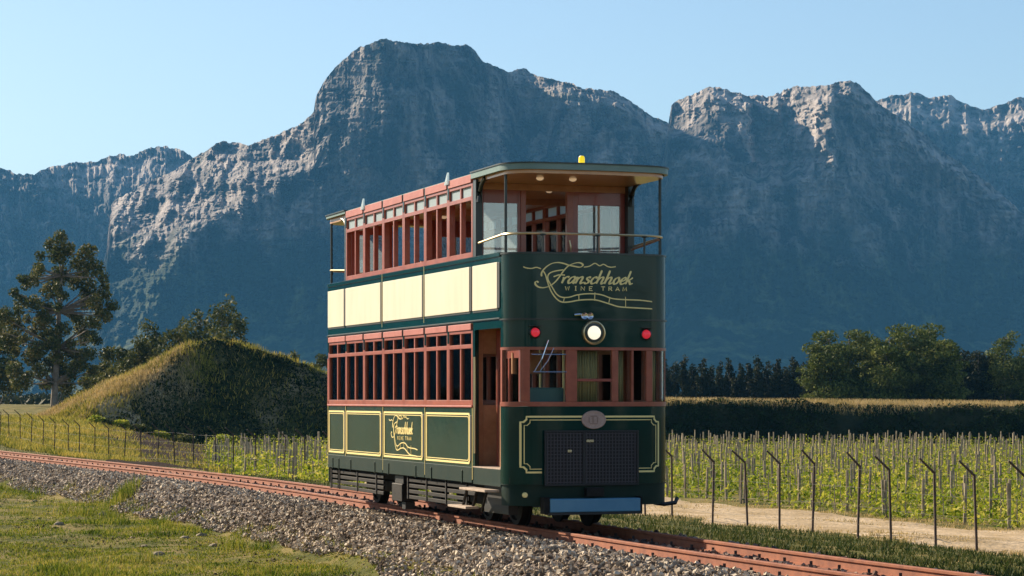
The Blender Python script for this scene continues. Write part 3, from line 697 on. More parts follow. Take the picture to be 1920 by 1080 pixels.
# --- floors, ceilings, roof
MB().box(XR+.2, -.25, -HW+.06, HW-.06, .66, .74).build('lower_floor', M['dark'], T)
p2 = outline(XC0, -.07); MB().loft([[(*p, z) for p in p2 + rear(p2)] for z in (2.97, 3.04)]).build('upper_floor', M['brown'], T)
MB().box(FX1_, FX0_, -HW+.09, HW-.09, 2.945, 2.968).build('lower_ceiling', M['ceil'], T)
def roof_slab(off, z0, z1, crown, name, mt, smooth=False):
    o = outline(XC0, off); o = o + rear(o); rings = [[(*p, z0) for p in o], [(*p, z1) for p in o]]
    if crown:
        for k, (sc, dz) in enumerate([(.93,.035),(.75,.07),(.4,.095)]):
            rings.append([(XR/2+(p[0]-XR/2)*(1-(1-sc)*.25), p[1]*sc, z1+dz*crown) for p in o])
    return MB().loft(rings).build(name, mt, T, smooth, 0)
roof = roof_slab(-.004, 5.093, 5.13, .55, 'roof', M['roofp'])
roof_slab(-.04, 4.995, 5.092, 0, 'ceiling', M['ceil'])
wrap('canopy_fascia', M['roofp'], 5.045, 5.128, .035, .05, FX0_, both=False)
po_, pi_ = rear(outline(FX0_, .03)), rear(outline(FX0_, -.02)); strip(MB(), po_, pi_, 5.082, 5.128).build('canopy_fascia', M['roofp'], T, True)
wrap('canopy_edge', M['darkgreen'], 5.128, 5.146, .05, .08, FX0_)
b = MB().lathe((-.28, -.09, 5.15), (0,0,1), [(0,.055),(.02,.055),(.022,.045),(.10,.043),(.125,.03),(.13,0)], 14).build('beacon', M['yellow'], T, True)
MB().lathe((-.28, -.09, 5.12), (0,0,1), [(0,.06),(.035,.06),(.036,.0)], 14).build('beacon_base', M['darkgreen'], b)
for x in (-2.95, -7.8):                                       # small upright roof vanes above the near side
    MB().add([(x-.07,-HW-.05,5.06),(x+.11,-HW-.05,5.06),(x+.09,-HW-.05,5.24),(x-.07,-HW-.02,5.06),(x+.11,-HW-.02,5.06),(x+.09,-HW-.02,5.24)],
             [(0,1,2),(5,4,3),(0,3,4,1),(1,4,5,2),(2,5,3,0)]).build('roof_vane', M['milk'], T)
# --- side walls
FX0, FX1 = -1.745, XR+1.745                                  # saloon ends
for s in SD:
    ends = [(-.47, FX0)] + list(zip(XB[:-1], XB[1:])) + [(FX1, XR+.47)]
    # lower panels; the near side has the entrance in the first bay
    for i, (a, c) in enumerate(ends):
        door = (i == 0 and s == -1) or (i == 4 and s == 1)
        if not door:
            p = sbox('side_panel', M['green'], c+.012, a-.012, -.05, .0, .63, 1.715, s)
            z0, z1, m, w = .885, 1.635, .05, .022
            x0, x1 = c+.05, a-.13
            for off, ww in ((0, .030), (.048, .011)):
                f = MB(); ya, yb = sorted((s*(HW+.001), s*(HW+.009)))
                ch = .045
                pts = [(x0+off,z0+off),(x1-off-ch,z0+off),(x1-off-ch*.35,z0+off+ch*.3),(x1-off,z0+off+ch),(x1-off,z1-off-ch),(x1-off-ch*.35,z1-off-ch*.3),(x1-off-ch,z1-off),(x0+off,z1-off)]
                ctr = np.mean(pts, 0); inn = [(q[0]+np.sign(ctr[0]-q[0])*ww, q[1]+np.sign(ctr[1]-q[1])*ww) for q in pts]; n = len(pts)
                V = [(q[0], yy, q[1]) for yy in (ya, yb) for L_ in (pts, inn) for q in L_]
                F = []
                for j in range(n):
                    k = (j+1) % n
                    F += [(j,k,n+k,n+j), (2*n+k,2*n+j,3*n+j,3*n+k), (k,j,2*n+j,2*n+k), (n+j,n+k,3*n+k,3*n+j)]
                f.add(V, F).build('gold_frame', M['gold'], p)
            sbox('corner_shadow_strip', M['black'], a-.122, a-.04, .001, .012, .93, 1.60, s, p)  # black strip standing in for the shadow at the panel's front end
        # upper-deck cream panels
        if i == 0: ca, cc = a-.10, c+.03
        else: ca, cc = a-.115, c+.03
        q = sbox('cream_panel', M['cream'], cc, ca, .003, .022, 3.115, 3.77, s, T, .006)
        sbox('panel_frame_shadow', M['black'], ca+.004, ca+.085, .001, .014, 3.12, 3.765, s, q)  # black bar painted as the shadow along the cream panel's front edge
        sbox('panel_frame_shadow', M['darkgreen'], cc-.01, ca+.02, .001, .010, 3.085, 3.111, s, q)
        # sill, waist and cornice bands for this bay
        if not door:
            sbox('dust_band', M['dust'], c+.012, a-.012, .001, .014, .615, .845, s)
            for bx0 in (c+.35, a-.5): sbox('bracket_plate', M['dust'], bx0, bx0+.045, .015, .026, .60, .79, s)
    # vertical gold beading between bays
    for x in (XB if s == -1 else XB): sbox('gold_beading', M['gold'], x-.009, x+.009, .001, .012, .66, 1.715, s)
    sbox('gold_beading', M['gold'], XR+.46, XR+.478, .001, .012, .66, 1.715, s)
    if s == -1: wx0, wx1 = XR+.47, FX0+.01
    else: wx0, wx1 = FX1-.01, -.47
    sbox('window_sill', M['pink'], wx0, wx1, -.05, .028, 1.717, 1.745, s)
    sbox('fascia_band', M['green'], XR+.47, -.47, -.05, .0, 2.945, 3.905, s)
    sbox('deck_moulding', M['darkgreen'], XR+.47, -.47, .001, .022, 2.962, 2.985, s)
    sbox('waist_moulding', M['green'], XR+.47, -.47, .001, .020, 3.845, 3.905, s)
    for x in XB[1:-1]: sbox('gold_beading', M['gold'], x-.006, x+.006, .0215, .026, 3.02, 3.90, s)
    # windows
    def window(xa, xc, z0, zt, z1, lz, frosted, lower):
        """one window: outer frame with mullion and transom; two tall lights, two fanlights"""
        f = MB(); xm = (xa+xc)/2; D0, D1 = sorted((s*(HW-.085), s*(HW+.004))); w = .070
        f.box(xc+.002, xc+w, D0, D1, z0, z1); f.box(xa-w, xa-.002, D0, D1, z0, z1)
        f.box(xc+w, xa-w, D0, D1, z0, z0+.075); f.box(xc+w, xa-w, D0, D1, zt-.03, zt+.03); f.box(xc+w, xa-w, D0, D1, z1-.045, z1)
        D2, D3 = sorted((s*(HW-.075), s*(HW-.002)))
        f.box(xm-.031, xm+.031, D2, D3, z0+.075, zt-.03); f.box(xm-.031, xm+.031, D2, D3, zt+.03, z1-.045)
        o = f.build('window', M['red'], T, False, .004)
        G0, G1 = sorted((s*(HW-.034), s*(HW-.028)))
        for q0, q1 in ((xc+w, xm-.031), (xm+.031, xa-w)):
            if lower: MB().box(q0, q1, G0, G1, z0+.075, zt-.03).build('pane', M['glass'], o)
            MB().box(q0, q1, G0, G1, zt+.03, z1-.045).build('fanlight_pane', M['milk'] if frosted else M['glass'], o)
        ya, yb = sorted((s*(HW-.04), s*(HW+.024)))
        MB().box(xc+.055, xa-.035, ya, yb, z1+.002, lz).build('lintel', M['pink'], o, False, .005)
        sbox('pillar_cap', M['green'], xc-.02, xc+.05, -.04, .012, zt+.06, lz, s, o)
        return o
    bays = [(XB[0]-1.21*k, XB[0]-1.21*(k+1)) for k in range(6)]
    for xa, xc in bays:
        window(xa, xc, 1.747, 2.61, 2.845, 2.94, False, True)
        window(xa, xc, 3.907, 4.77, 4.995, 5.115, True, s == 1)
    ex = (FX1, XR+.47) if s == -1 else (-.47, FX0)
    window(ex[0], ex[1], 1.747, 2.61, 2.845, 2.94, False, True)
    sbox('upper_cant_rail', M['green'], FX1, FX0, -.06, -.045, 4.99, 5.03, s)
# --- vestibule entrance on the near side
for sgn, x0, x1 in ((-1, FX0, -.47), (1, FX1, XR+.47)):
    a, c = max(x0,x1), min(x0,x1); s = sgn
    MB().box(c, a, min(s*HW, s*(HW-.12)), max(s*HW, s*(HW-.12)), .60, .845).build('entrance_sill', M['dust'], T, False, .006)
    MB().box(c, a, *sorted((s*(HW+.004), s*(HW-.55))), .846, .862).build('entrance_floor', M['tread'], T)
    MB().box(c, a, *sorted((s*(HW), s*(HW-.05))), 2.84, 2.944).build('entrance_header', M['green'], T)
    sbox('entrance_post', M['green'], x0+(.012 if s == -1 else -.1), x0+(.1 if s == -1 else -.012), -.06, .004, .86, 2.839, s)
    g = x0 + (.115 if s == -1 else -.115)
    MB().tube([(g, s*(HW+.01), 1.05), (g, s*(HW+.01), 2.45)], .017, 8).build('grab_rail', M['brass'], T, True)
    # inner folding door, set back
    yb = s*(HW-.34); dx0, dx1 = c+.10, a-.03
    d = MB(); D0, D1 = yb-.02, yb+.02
    d.box(dx0, dx1, D0, D1, .863, 1.74); d.box(dx0, dx1, D0, D1, 2.42, 2.838)
    d.box(dx0, dx0+.13, D0, D1, 1.74, 2.42); d.box(dx1-.13, dx1, D0, D1, 1.74, 2.42); d.box((dx0+dx1)/2-.03, (dx0+dx1)/2+.03, D0, D1, 1.74, 2.42)
    dd = d.build('entrance_door', M['reddark'], T, False, .004)
    MB().box(dx0+.13, dx1-.13, yb-.004, yb+.004, 1.74, 2.42).build('pane', M['glass'], dd)
    for k in range(9): MB().box(dx0+.04+k*.12, dx0+.05+k*.12, yb+s*.0205-.003, yb+s*.0205+.003, .90, 1.70).build('tongue_groove', M['brown'], dd)
# --- ends: aprons, bands, windows that wrap the rounded corners
wrap('front_apron', M['green'], .64, 1.735)
wrap('front_skirt', M['dust'], .345, .636, -.012)
wrap('apron_seam', M['dust'], .632, .646, .006, .03)
wrap('apron_rail', M['red'], 1.737, 1.80, .012, .06)
wrap('window_head', M['red'], 2.525, 2.565, .008, .06)
wrap('lamp_band', M['green'], 2.567, 2.943, .0)
wrap('deck_moulding', M['darkgreen'], 2.944, 2.968, .018, .06)
wrap('balcony_dash', M['green'], 2.969, 3.868, .0)
wrap('balcony_capping', M['darkgreen'], 3.869, 3.893, .012, .07)
def pillar(y0, y1, rearside, name='window_pillar', mt=None, z0=1.801, z1=2.524, th=.06):
    ysn = np.linspace(y0, y1, 4); po = [(front_x(y)+.004, y) for y in ysn]; pi = [(front_x(y)-th, y*.985) for y in ysn]
    if rearside: po, pi = rear(po), rear(pi)
    return strip(MB(), po, pi, z0, z1).build(name, mt or M['red'], T, False, .004)
def fpane(y0, y1, rearside, parent, z0=1.801, z1=2.524):
    ysn = np.linspace(y0, y1, 7); po = [(front_x(y)-.026, y) for y in ysn]; pi = [(front_x(y)-.032, y) for y in ysn]
    if rearside: po, pi = rear(po), rear(pi)
    return strip(MB(), po, pi, z0, z1).build('pane', M['glass'], parent, True)
for rs in (False, True):
    for s in (-1, 1):                                         # corner posts on the side line
        x0, x1 = -.47, -.40
        xa, xb = (x0, x1) if not rs else (XR-x1, XR-x0)
        sbox('corner_post', M['red'], xa, xb, -.06, .004, 1.801, 2.524, s)
    for y0, y1 in ((-1.06,-.94), (-.425,-.262), (.262,.36), (.80,.90)):
        o = pillar(y0, y1, rs)
    for y0, y1 in ((-1.225,-1.06), (-.94,-.425), (-.262,.262), (.36,.80), (.90,1.225)): fpane(y0, y1, rs, o)
    pillar(-.262, .262, rs, 'glazing_bar', M['reddark'], 2.085, 2.125, .045)
    pillar(.565, .60, rs, 'glazing_bar', M['red'], 1.801, 2.524, .045)
# --- coach lining on the front apron
def ribbon_mesh(mb, pts, width, mapf, up=None):
    pts = [np.array(p, float) for p in pts]; n = len(pts); L0 = []; L1 = []
    for i, p in enumerate(pts):
        t = pts[min(i+1,n-1)] - pts[max(i-1,0)]; t /= np.linalg.norm(t)+1e-9; nn = np.array([-t[1], t[0]])
        w = width[i] if hasattr(width, '__len__') else width
        L0.append(p+nn*w/2); L1.append(p-nn*w/2)
    V = [mapf(p, .001) for p in L0] + [mapf(p, .001) for p in L1] + [mapf(p, .007) for p in L0] + [mapf(p, .007) for p in L1]; F = []
    for i in range(n-1):
        F += [(2*n+i,3*n+i,3*n+i+1,2*n+i+1), (i,2*n+i,2*n+i+1,i+1), (n+i,n+i+1,3*n+i+1,3*n+i)]
    F += [(0,n,3*n,2*n), (n-1,3*n-1,4*n-1,2*n-1)]
    mb.add(V, F)
def on_front(p, e): return (front_x(p[0])+e, p[0], p[1])
def on_side(p, e): return (p[0], -HW-e, p[1])
def dens(pts, step=.05):
    out = [np.array(pts[0], float)]
    for a, b in zip(pts[:-1], pts[1:]):
        a = np.array(a, float); b = np.array(b, float); n = max(1, int(np.linalg.norm(b-a)/step))
        out += [a+(b-a)*(i+1)/n for i in range(n)]
    return out
for off, w in ((0, .026), (.046, .011)):
    y0, y1, z0, z1 = -1.06+off, 1.0-off, .815+off, 1.592-off; n_ = .075
    path = [(-.772, z0),(y0+n_, z0),(y0+n_, z0+n_*.5),(y0+n_*.5, z0+n_),(y0, z0+n_),(y0, z1-n_),(y0+n_*.5, z1-n_),(y0+n_, z1-n_*.5),(y0+n_, z1),
            (y1-n_, z1),(y1-n_, z1-n_*.5),(y1-n_*.5, z1-n_),(y1, z1-n_),(y1, z0+n_),(y1-n_*.5, z0+n_),(y1-n_, z0+n_*.5),(y1-n_, z0),(.672, z0)]
    mb = MB(); ribbon_mesh(mb, dens(path), w, on_front); mb.build('coach_line', M['gold'], T)
# --- lettering
def crom(P, n=7):
    P = [np.array(p, float) for p in P]; 
    if len(P) == 2: return P
    Q = [2*P[0]-P[1]] + P + [2*P[-1]-P[-2]]; out = []
    for i in range(1, len(Q)-2):
        for k in range(n):
            t = k/n; a,b,c,d = Q[i-1],Q[i],Q[i+1],Q[i+2]
            out.append(.5*((2*b)+(c-a)*t+(2*a-5*b+4*c-d)*t*t+(3*b-a-3*c+d)*t**3))
    return out + [P[-1]]
GLY = {
 'r': (.62, [[(0,.95),(.06,.5),(.04,0)], [(.05,.5),(.25,.92),(.45,1.0),(.58,.86)]]),
 'a': (.86, [[(.66,.78),(.48,1),(.2,.86),(.03,.4),(.16,.02),(.42,.14),(.64,.62)], [(.72,1),(.64,.4),(.70,.03),(.92,.2)]]),
 'n': (.90, [[(0,1),(.04,.5),(0,0)], [(.03,.5),(.24,.9),(.48,1),(.58,.78),(.54,.2),(.64,0),(.90,.2)]]),
 's': (.66, [[(.54,.86),(.36,1),(.16,.86),(.22,.62),(.46,.4),(.44,.1),(.2,0),(0,.16)]]),
 'c': (.70, [[(.58,.78),(.44,1),(.2,.9),(.05,.45),(.18,.03),(.42,.03),(.72,.3)]]),
 'h': (.90, [[(.04,2.05),(.03,1),(0,0)], [(.03,.5),(.24,.9),(.48,1),(.58,.78),(.54,.2),(.64,0),(.90,.2)]]),
 'o': (.76, [[(.4,1),(.14,.84),(.03,.42),(.18,.02),(.44,.08),(.6,.5),(.5,.92),(.38,1),(.3,.94)]]),
 'e': (.70, [[(.08,.42),(.42,.56),(.54,.84),(.36,1),(.13,.76),(.04,.36),(.2,.02),(.45,.05),(.72,.3)]]),
 'k': (.85, [[(.04,2.05),(.03,1),(0,0)], [(.58,1.02),(.4,.78),(.08,.5)], [(.2,.58),(.4,.3),(.56,.02),(.84,.16)]])}
CAP = {'W': [[(0,1),(.25,0),(.5,.8),(.75,0),(1,1)]], 'I': [[(.5,0),(.5,1)],[(.3,0),(.7,0)],[(.3,1),(.7,1)]], 'N': [[(.05,0),(.05,1),(.95,0),(.95,1)]],
 'E': [[(.9,1),(.1,1),(.1,0),(.9,0)],[(.1,.5),(.7,.5)]], 'T': [[(0,1),(1,1)],[(.5,1),(.5,0)]], 'R': [[(.1,0),(.1,1),(.75,1),(.85,.76),(.7,.52),(.1,.5)],[(.5,.5),(.95,0)]],
 'A': [[(0,0),(.5,1),(1,0)],[(.2,.35),(.8,.35)]], 'M': [[(0,0),(.1,1),(.5,.2),(.9,1),(1,0)]]}
def logo(mapz, mapf, unit, name):
    """strokes drawn in the grid of the lettering; mapz turns grid units into surface metres"""
    sw = MB()
    def stroke(P, w0, nib=True, mb=sw, n=7, smooth=True):
        Q = [mapz(p) for p in (crom(P, n) if smooth else P)]
        if nib:
            ws = []
            for i in range(len(Q)):
                t = Q[min(i+1,len(Q)-1)]-Q[max(i-1,0)]; a = math.atan2(t[1], t[0]); ws.append(unit*w0*(.42+.58*abs(math.sin(a-.35))))
            ws[0] *= .6; ws[-1] *= .6
        else: ws = unit*w0
        ribbon_mesh(mb, Q, ws, mapf)
    stroke([(322,272),(325,222),(370,160),(440,110),(520,92),(600,105),(660,125),(740,140),(800,147),(838,120),(800,92),(740,96),(660,130),(600,190),(545,270),(490,340),(425,392),(350,416),(290,410),(250,380),(245,350),(265,336),(285,352)], 22)
    stroke([(345,205),(370,250),(390,320),(415,400),(450,480),(510,560),(580,598),(680,592),(780,572),(900,562),(1000,565),(1100,590),(1200,620),(1290,645),(1400,655),(1600,662),(1750,668)], 15, False)
    stroke([(590,185),(500,200),(430,225),(400,265),(405,320),(440,385),(470,440),(510,500),(570,535),(660,535),(760,505),(880,488),(1010,488),(1100,505),(1200,540),(1300,552),(1420,556),(1600,560),(1750,575)], 14, False)
    for a, b in (((785,495),(785,580)),((990,470),(985,575)),((1185,525),(1170,600)),((1390,520),(1392,655)),((605,535),(590,600))): stroke([a, b], 9, False)
    stroke([(110,150),(140,165),(200,172),(260,158),(315,175)], 12, False)
    stroke([(850,147),(920,132),(990,95),(1050,125),(1100,105),(1150,130),(1200,140),(1260,132)], 12, False)
    stroke([(470,275),(540,250),(610,252)], 15, False)
    sw.build(name+'_swash', M['gold'], T)
    let = MB(); x = 566.0; xh = 84.0; base = 356
    for ch in 'ranschhoek':
        w, ss = GLY[ch]
        for P in ss: stroke([(x + q[0]*xh*1.32 + q[1]*xh*.42, base - q[1]*xh) for q in P], 30, True, let)
        x += w*xh*1.40
    for ch, cx in zip('WINETRAM', (640,745,835,938,1095,1190,1285,1380)):
        for P in CAP[ch]: stroke([(cx - 25 + q[0]*50, 445 - q[1]*50) for q in P], 10, False, let, 7, False)
    let.build(name+'_lettering', M['gold'], T)
Zy = lambda p: np.array([(970+p[0]/6.857-1114.1)*.0080, 1.84-(480+p[1]/6.857-748)*.00749])
logo(Zy, on_front, .0080/6.857*1.0, 'front_logo')
sx0, sx1 = -6.585+.36, -4.165-.42
Zs = lambda p: np.array([sx0+(p[0]-110)/1640*(sx1-sx0), 1.575-(p[1]-92)/576*.64])
logo(Zs, on_side, .00105, 'side_logo')
# --- front fittings
o = MB()
for i in range(2):
    e = i; prof_ = [(0,.0),(0,.185),(.0,.185)]
hl = MB().lathe((0.0, -.024, 2.768), (1,0,0), [(.0,.17),(.03,.172),(.055,.165),(.06,.150),(.03,.140),(.03,.0)], 28).build('headlight', M['brass'], T, True)
MB().lathe((.028, -.024, 2.768), (1,0,0), [(.0,.138),(.012,.136),(.016,.09)], 28).build('reflector', M['darkgreen'], hl, True)
MB().lathe((.03, -.024, 2.768), (1,0,0), [(.0,.10),(.03,.094),(.05,.065),(.056,0)], 24).build('lens', M['headlens'], hl, True)
for y, z in ((-.873,2.768), (.79,2.755)):
    xx = front_x(y)
    lamp = MB().lathe((xx-.03, y, z), (1,0,0), [(0,.085),(.055,.085),(.065,.072),(.05,.066)], 18).build('marker_lamp', M['darkgreen'], T, True)
    MB().lathe((xx+.02, y, z), (1,0,0), [(0,.064),(.03,.058),(.05,.03),(.054,0)], 18).build('lens', M['redlens'], lamp, True)
    h = MB().box(xx-.02, xx+.09, y-.09, y+.09, z+.086, z+.094); h.build('lamp_hood', M['darkgreen'], lamp)
hn2 = MB(); hn2.tube([(.02,-.30,3.015),(.08,-.25,3.02),(.08,-.10,3.015)], .02, 8); hn2.build('horn', M['chrome'], T, True)
for y in (-.21, -.125):
    q = MB().lathe((.05, y, 3.0), (1,0,0), [(0,.022),(.05,.028),(.10,.045),(.105,.048),(.10,.038),(.06,.0)], 14).build('horn_bell', M['chrome'], T, True)
pl = MB(); 
n = 28; rings = []
for dx, sc in ((.004,1),(.022,1),(.030,.95),(.030,.86),(.024,.84)):
    rings.append([(dx, -.02+.182*sc*math.cos(k*2*math.pi/n), 1.548+.13*sc*math.sin(k*2*math.pi/n)) for k in range(n)])
pl.loft(rings); plo = pl.build('oval_plaque', M['plaque'], T, True)
cm = MB()
for (y, z, w, hh) in ((-.09,1.548,.018,.075),(-.03,1.548,.022,.085),(.035,1.548,.018,.08),(-.02,1.60,.10,.016),(-.02,1.495,.12,.016)): cm.box(.024, .032, y-w/2-.0, y+w/2, z-hh/2, z+hh/2)
cm.build('plaque_relief', mat('plaque_worn_relief', (.29,.19,.16), .5), plo, False, .003)
gr = MB(); gy0, gy1, gz0, gz1 = -.755, .655, .625, 1.40
gf = MB(); 
for a in ((gy0,gy1,gz0,gz0+.03),(gy0,gy1,gz1-.03,gz1),(gy0,gy0+.03,gz0+.03,gz1-.03),(gy1-.03,gy1,gz0+.03,gz1-.03),(-.185,-.145,gz0+.03,gz1-.03)): gf.box(.0, .034, a[0], a[1], a[2], a[3])
go = gf.build('radiator_grille', M['black'], T, False, .004)
MB().box(-.02, .006, gy0+.01, gy1-.01, gz0+.01, gz1-.01).build('grille_backing', mat('radiator_core', (.006,.006,.008), .6), go)
for k in range(28): y = gy0+.045+k*.0485; gr.box(.020,.026, y-.006, y+.006, gz0+.03, gz1-.03)
for k in range(15): z = gz0+.05+k*.0485; gr.box(.0262,.031, gy0+.03, gy1-.03, z-.006, z+.006)
tag(gr.build('grille_mesh', M['mesh'], go), kind='stuff')
MB().box(.0315,.045,-.42,-.36,1.095,1.13).build('grille_badge', M['chrome'], go); MB().box(.0315,.045,-.14,-.03,1.235,1.27).build('grille_badge', M['chrome'], go)
bm_ = MB().box(-.02, .16, -.716, .63, .262, .449).build('bumper', M['blue'], T, False, .012, 2)
MB().box(-.03, .15, -.74, .66, .225, .259).build('bumper_rail', M['black'], bm_)
MB().box(-.03, .14, -.80, -.718, .24, .47).build('bumper_end', M['dark'], bm_); MB().box(-.03, .14, .632, .665, .24, .47).build('bumper_end', M['dark'], bm_)
MB().box(.0, .12, -.16, .10, .47, .60).build('coupler_box', M['dark'], T, False, .01)
MB().box(-.34,-.25,.98,1.06,.34,.40).build('guard_bracket', M['dark'], T)
MB().tube([(-.25,1.0,.36),(-.16,1.12,.34),(-.18,1.30,.36),(-.26,1.36,.42)], .03, 8).build('coupling_hook', M['black'], T, True)
MB().lathe((-.115,-1.0,.50),(1,0,0),[(0,.04),(.03,.035),(.035,0)],12).build('side_marker', M['gold'], T, True)
# wiper on the driver's window
MB().tube([(.03,-.70,2.66),(.045,-.80,2.40),(.04,-.91,2.22)], .006, 6).build('wiper_arm', M['chrome'], T); MB().tube([(.03,-.62,2.55),(.045,-.72,2.36),(.04,-.83,2.22)], .006, 6).build('wiper_arm', M['chrome'], T)
MB().tube([(.035,-.93,2.215),(.035,-.43,2.215)], .008, 6).build('wiper_blade', M['chrome'], T); MB().tube([(.0,-.94,2.46),(.01,-.43,2.46)], .008, 6).build('visor_rail', M['chrome'], T)
# --- driver's cab, curtains, seats
MB().box(-.55, -.16, -.93, -.40, 1.40, 2.0).build('driver_console', M['teal'], T, False, .02)
MB().box(-1.25, -1.17, -1.0, 1.0, .75, 1.75).build('cab_partition', M['brown'], T)
def curtain(x0, y0, y1, z0, z1, n=28, amp=.018):
    V0 = []; V1 = []
    for i in range(n+1):
        t = i/n; y = y0+(y1-y0)*t; x = x0 + amp*math.sin(i*1.9) + amp*.4*math.sin(i*.7); V0.append((x,y,z0)); V1.append((x,y,z1))
    V = V0+V1; F = [(i,i+1,n+2+i,n+1+i) for i in range(n)]
    o = MB().add(V, F).build('curtain', M['tan'], T, True); m = o.modifiers.new('solid', 'SOLIDIFY'); m.thickness = .004
curtain(-.17, -.24, .10, 1.80, 2.52); curtain(-.20, .36, .50, 1.80, 2.52, 10); curtain(-.22, .84, 1.0, 1.80, 2.52, 10)
MB().box(-.9,-.86,-.93,-.5,2.2,2.5).build('sun_visor', M['brown'], T)
def bulk(x, z0, z1, dz, name, mt, win0, winz, glassm, s=1):
    """cross wall with a middle doorway and a window on either side"""
    b = MB(); H = HW-.075; d0, d1 = x-.025, x+.025
    for a, c in ((-H, -.48), (.30, H)):
        wa, wc = (a+.09, c-.06) if a < 0 else (a+.10, c-.09)
        b.box(d0, d1, a, wa, z0, z1); b.box(d0, d1, wc, c, z0, z1); b.box(d0, d1, wa, wc, winz, z1); b.box(d0, d1, wa, wc, z0, win0)
    b.box(d0, d1, -.48, .30, dz, z1)
    o = b.build(name, mt, T, False, .004)
    for a, c in ((-H, -.48), (.30, H)):
        wa, wc = (a+.09, c-.06) if a < 0 else (a+.10, c-.09)
        MB().box(x-.004, x+.004, wa, wc, win0, winz).build('pane', glassm, o)
    f = MB(); f.box(d0-.02, d1+.02, -.50, -.42, z0, dz); f.box(d0-.02, d1+.02, .225, .32, z0, dz); f.box(d0-.02, d1+.02, -.50, .32, dz, dz+.07)
    f.build('door_frame', M['red'], o, False, .004)
    m = (.30+.10 + H-.09)/2; MB().box(x+.005, x+.02, m-.012, m+.012, win0, winz).build('glazing_bar', M['brown'], o)
    return o
bulk(FX0-.03, 3.05, 4.994, 4.93, 'upper_bulkhead', M['reddark'], 3.30, 4.71, M['clear'])
bulk(FX1+.03, 3.05, 4.994, 4.93, 'upper_bulkhead', M['reddark'], 3.30, 4.71, M['clear'])
bulk(FX0-.06, .75, 2.965, 2.66, 'lower_bulkhead', M['brown'], 1.75, 2.5, M['glass'])
sm = MB(); sm.box(-.21,.21,-.42,.42,.40,.45); sm.box(-.23,-.19,-.42,.42,.45,.98)
sm = sm.mesh('seat', M['brown'])
lm = MB(); lm.box(-.03,.03,-.30,-.26,0,.40); lm.box(-.03,.03,.26,.30,0,.40); lm = lm.mesh('seat_leg', M['black'])
for z in (.745, 3.045):
    for k in range(9):
        for s in SD:
            o = link('seat', sm, T, (-2.35-k*.75, s*.70, z)); link('seat_leg', lm, o)
for k in range(7):
    for y in (-.30, .30): MB().tube([(-2.1-k*1.05, y, .745), (-2.1-k*1.05, y, 2.96)], .018, 6).build('stanchion', M['brass'], T, True)
# saloon ceiling lamps and roof ribs
for x in (-.75, -2.6, -4.4, -6.2, -8.0):
    for y in (-.45, .25):
        if x == -.75: y = -.55 if y < 0 else -.05
        MB().lathe((x, y, 4.995), (0,0,-1), [(0,.055),(.02,.05),(.035,.03),(.04,0)], 14).build('ceiling_lamp', M['lampw'], T, True)
for x in XB: MB().box(x-.03, x+.03, -HW+.07, HW-.07, 4.90, 4.993).build('roof_rib', M['brown'], T)
# --- balcony posts, rails and brackets
for rs in (False, True):
    fx = (lambda x: XR-x) if rs else (lambda x: x)
    sg = -1 if rs else 1
    for s in SD:
        MB().tube([(fx(-.44), s*1.17, 3.86), (fx(-.44), s*1.17, 5.03)], .022, 8).build('balcony_post', M['darkgreen'], T, True)
        sbox('end_pillar', M['darkgreen'], fx(-1.735), fx(-1.60), -.10, .002, 3.907, 5.03, s)
        # curved roof bracket
        br = MB(); P0 = []
        for k in range(7):
            a = k/6*math.pi/2; P0.append((fx(-1.60+.32*(1-math.cos(a))), s*(HW-.05), 4.70+.32*math.sin(a)))
        br.tube(P0, [.05,.04,.035,.03,.03,.035,.04], 8); br.build('roof_bracket', M['darkgreen'], T, True)
    pts = [(fx(-1.55), -HW+.03, 4.10)] + [(fx(x-.045), y*.965, 4.155) for x, y in outline(XC0, 0)] + [(fx(-1.55), HW-.03, 4.10)]
    MB().tube(pts, .017, 8).build('balcony_rail', M['brass'], T, True)
    for y in (-.74, .06, .79):
        q = MB().tube([(fx(front_x(y)-.05), y, 3.88), (fx(front_x(y)-.05), y, 4.15)], .016, 8); q.lathe((fx(front_x(y)-.05), y, 4.125), (0,0,1), [(0,.016),(.008,.045),(.02,.045)], 10)
        q.build('baluster', M['darkgreen'], T, True)
MB().tube([(-1.55, HW-.06, 4.05), (-.35, HW-.12, 4.12)], .014, 6).build('inner_rail', M['brown'], T)
dh = MB().tube([(-1.68,.262,4.02),(-1.66,.25,4.10),(-1.68,.24,4.18)], .012, 6); dh.build('door_handle', M['brass'], T, True)
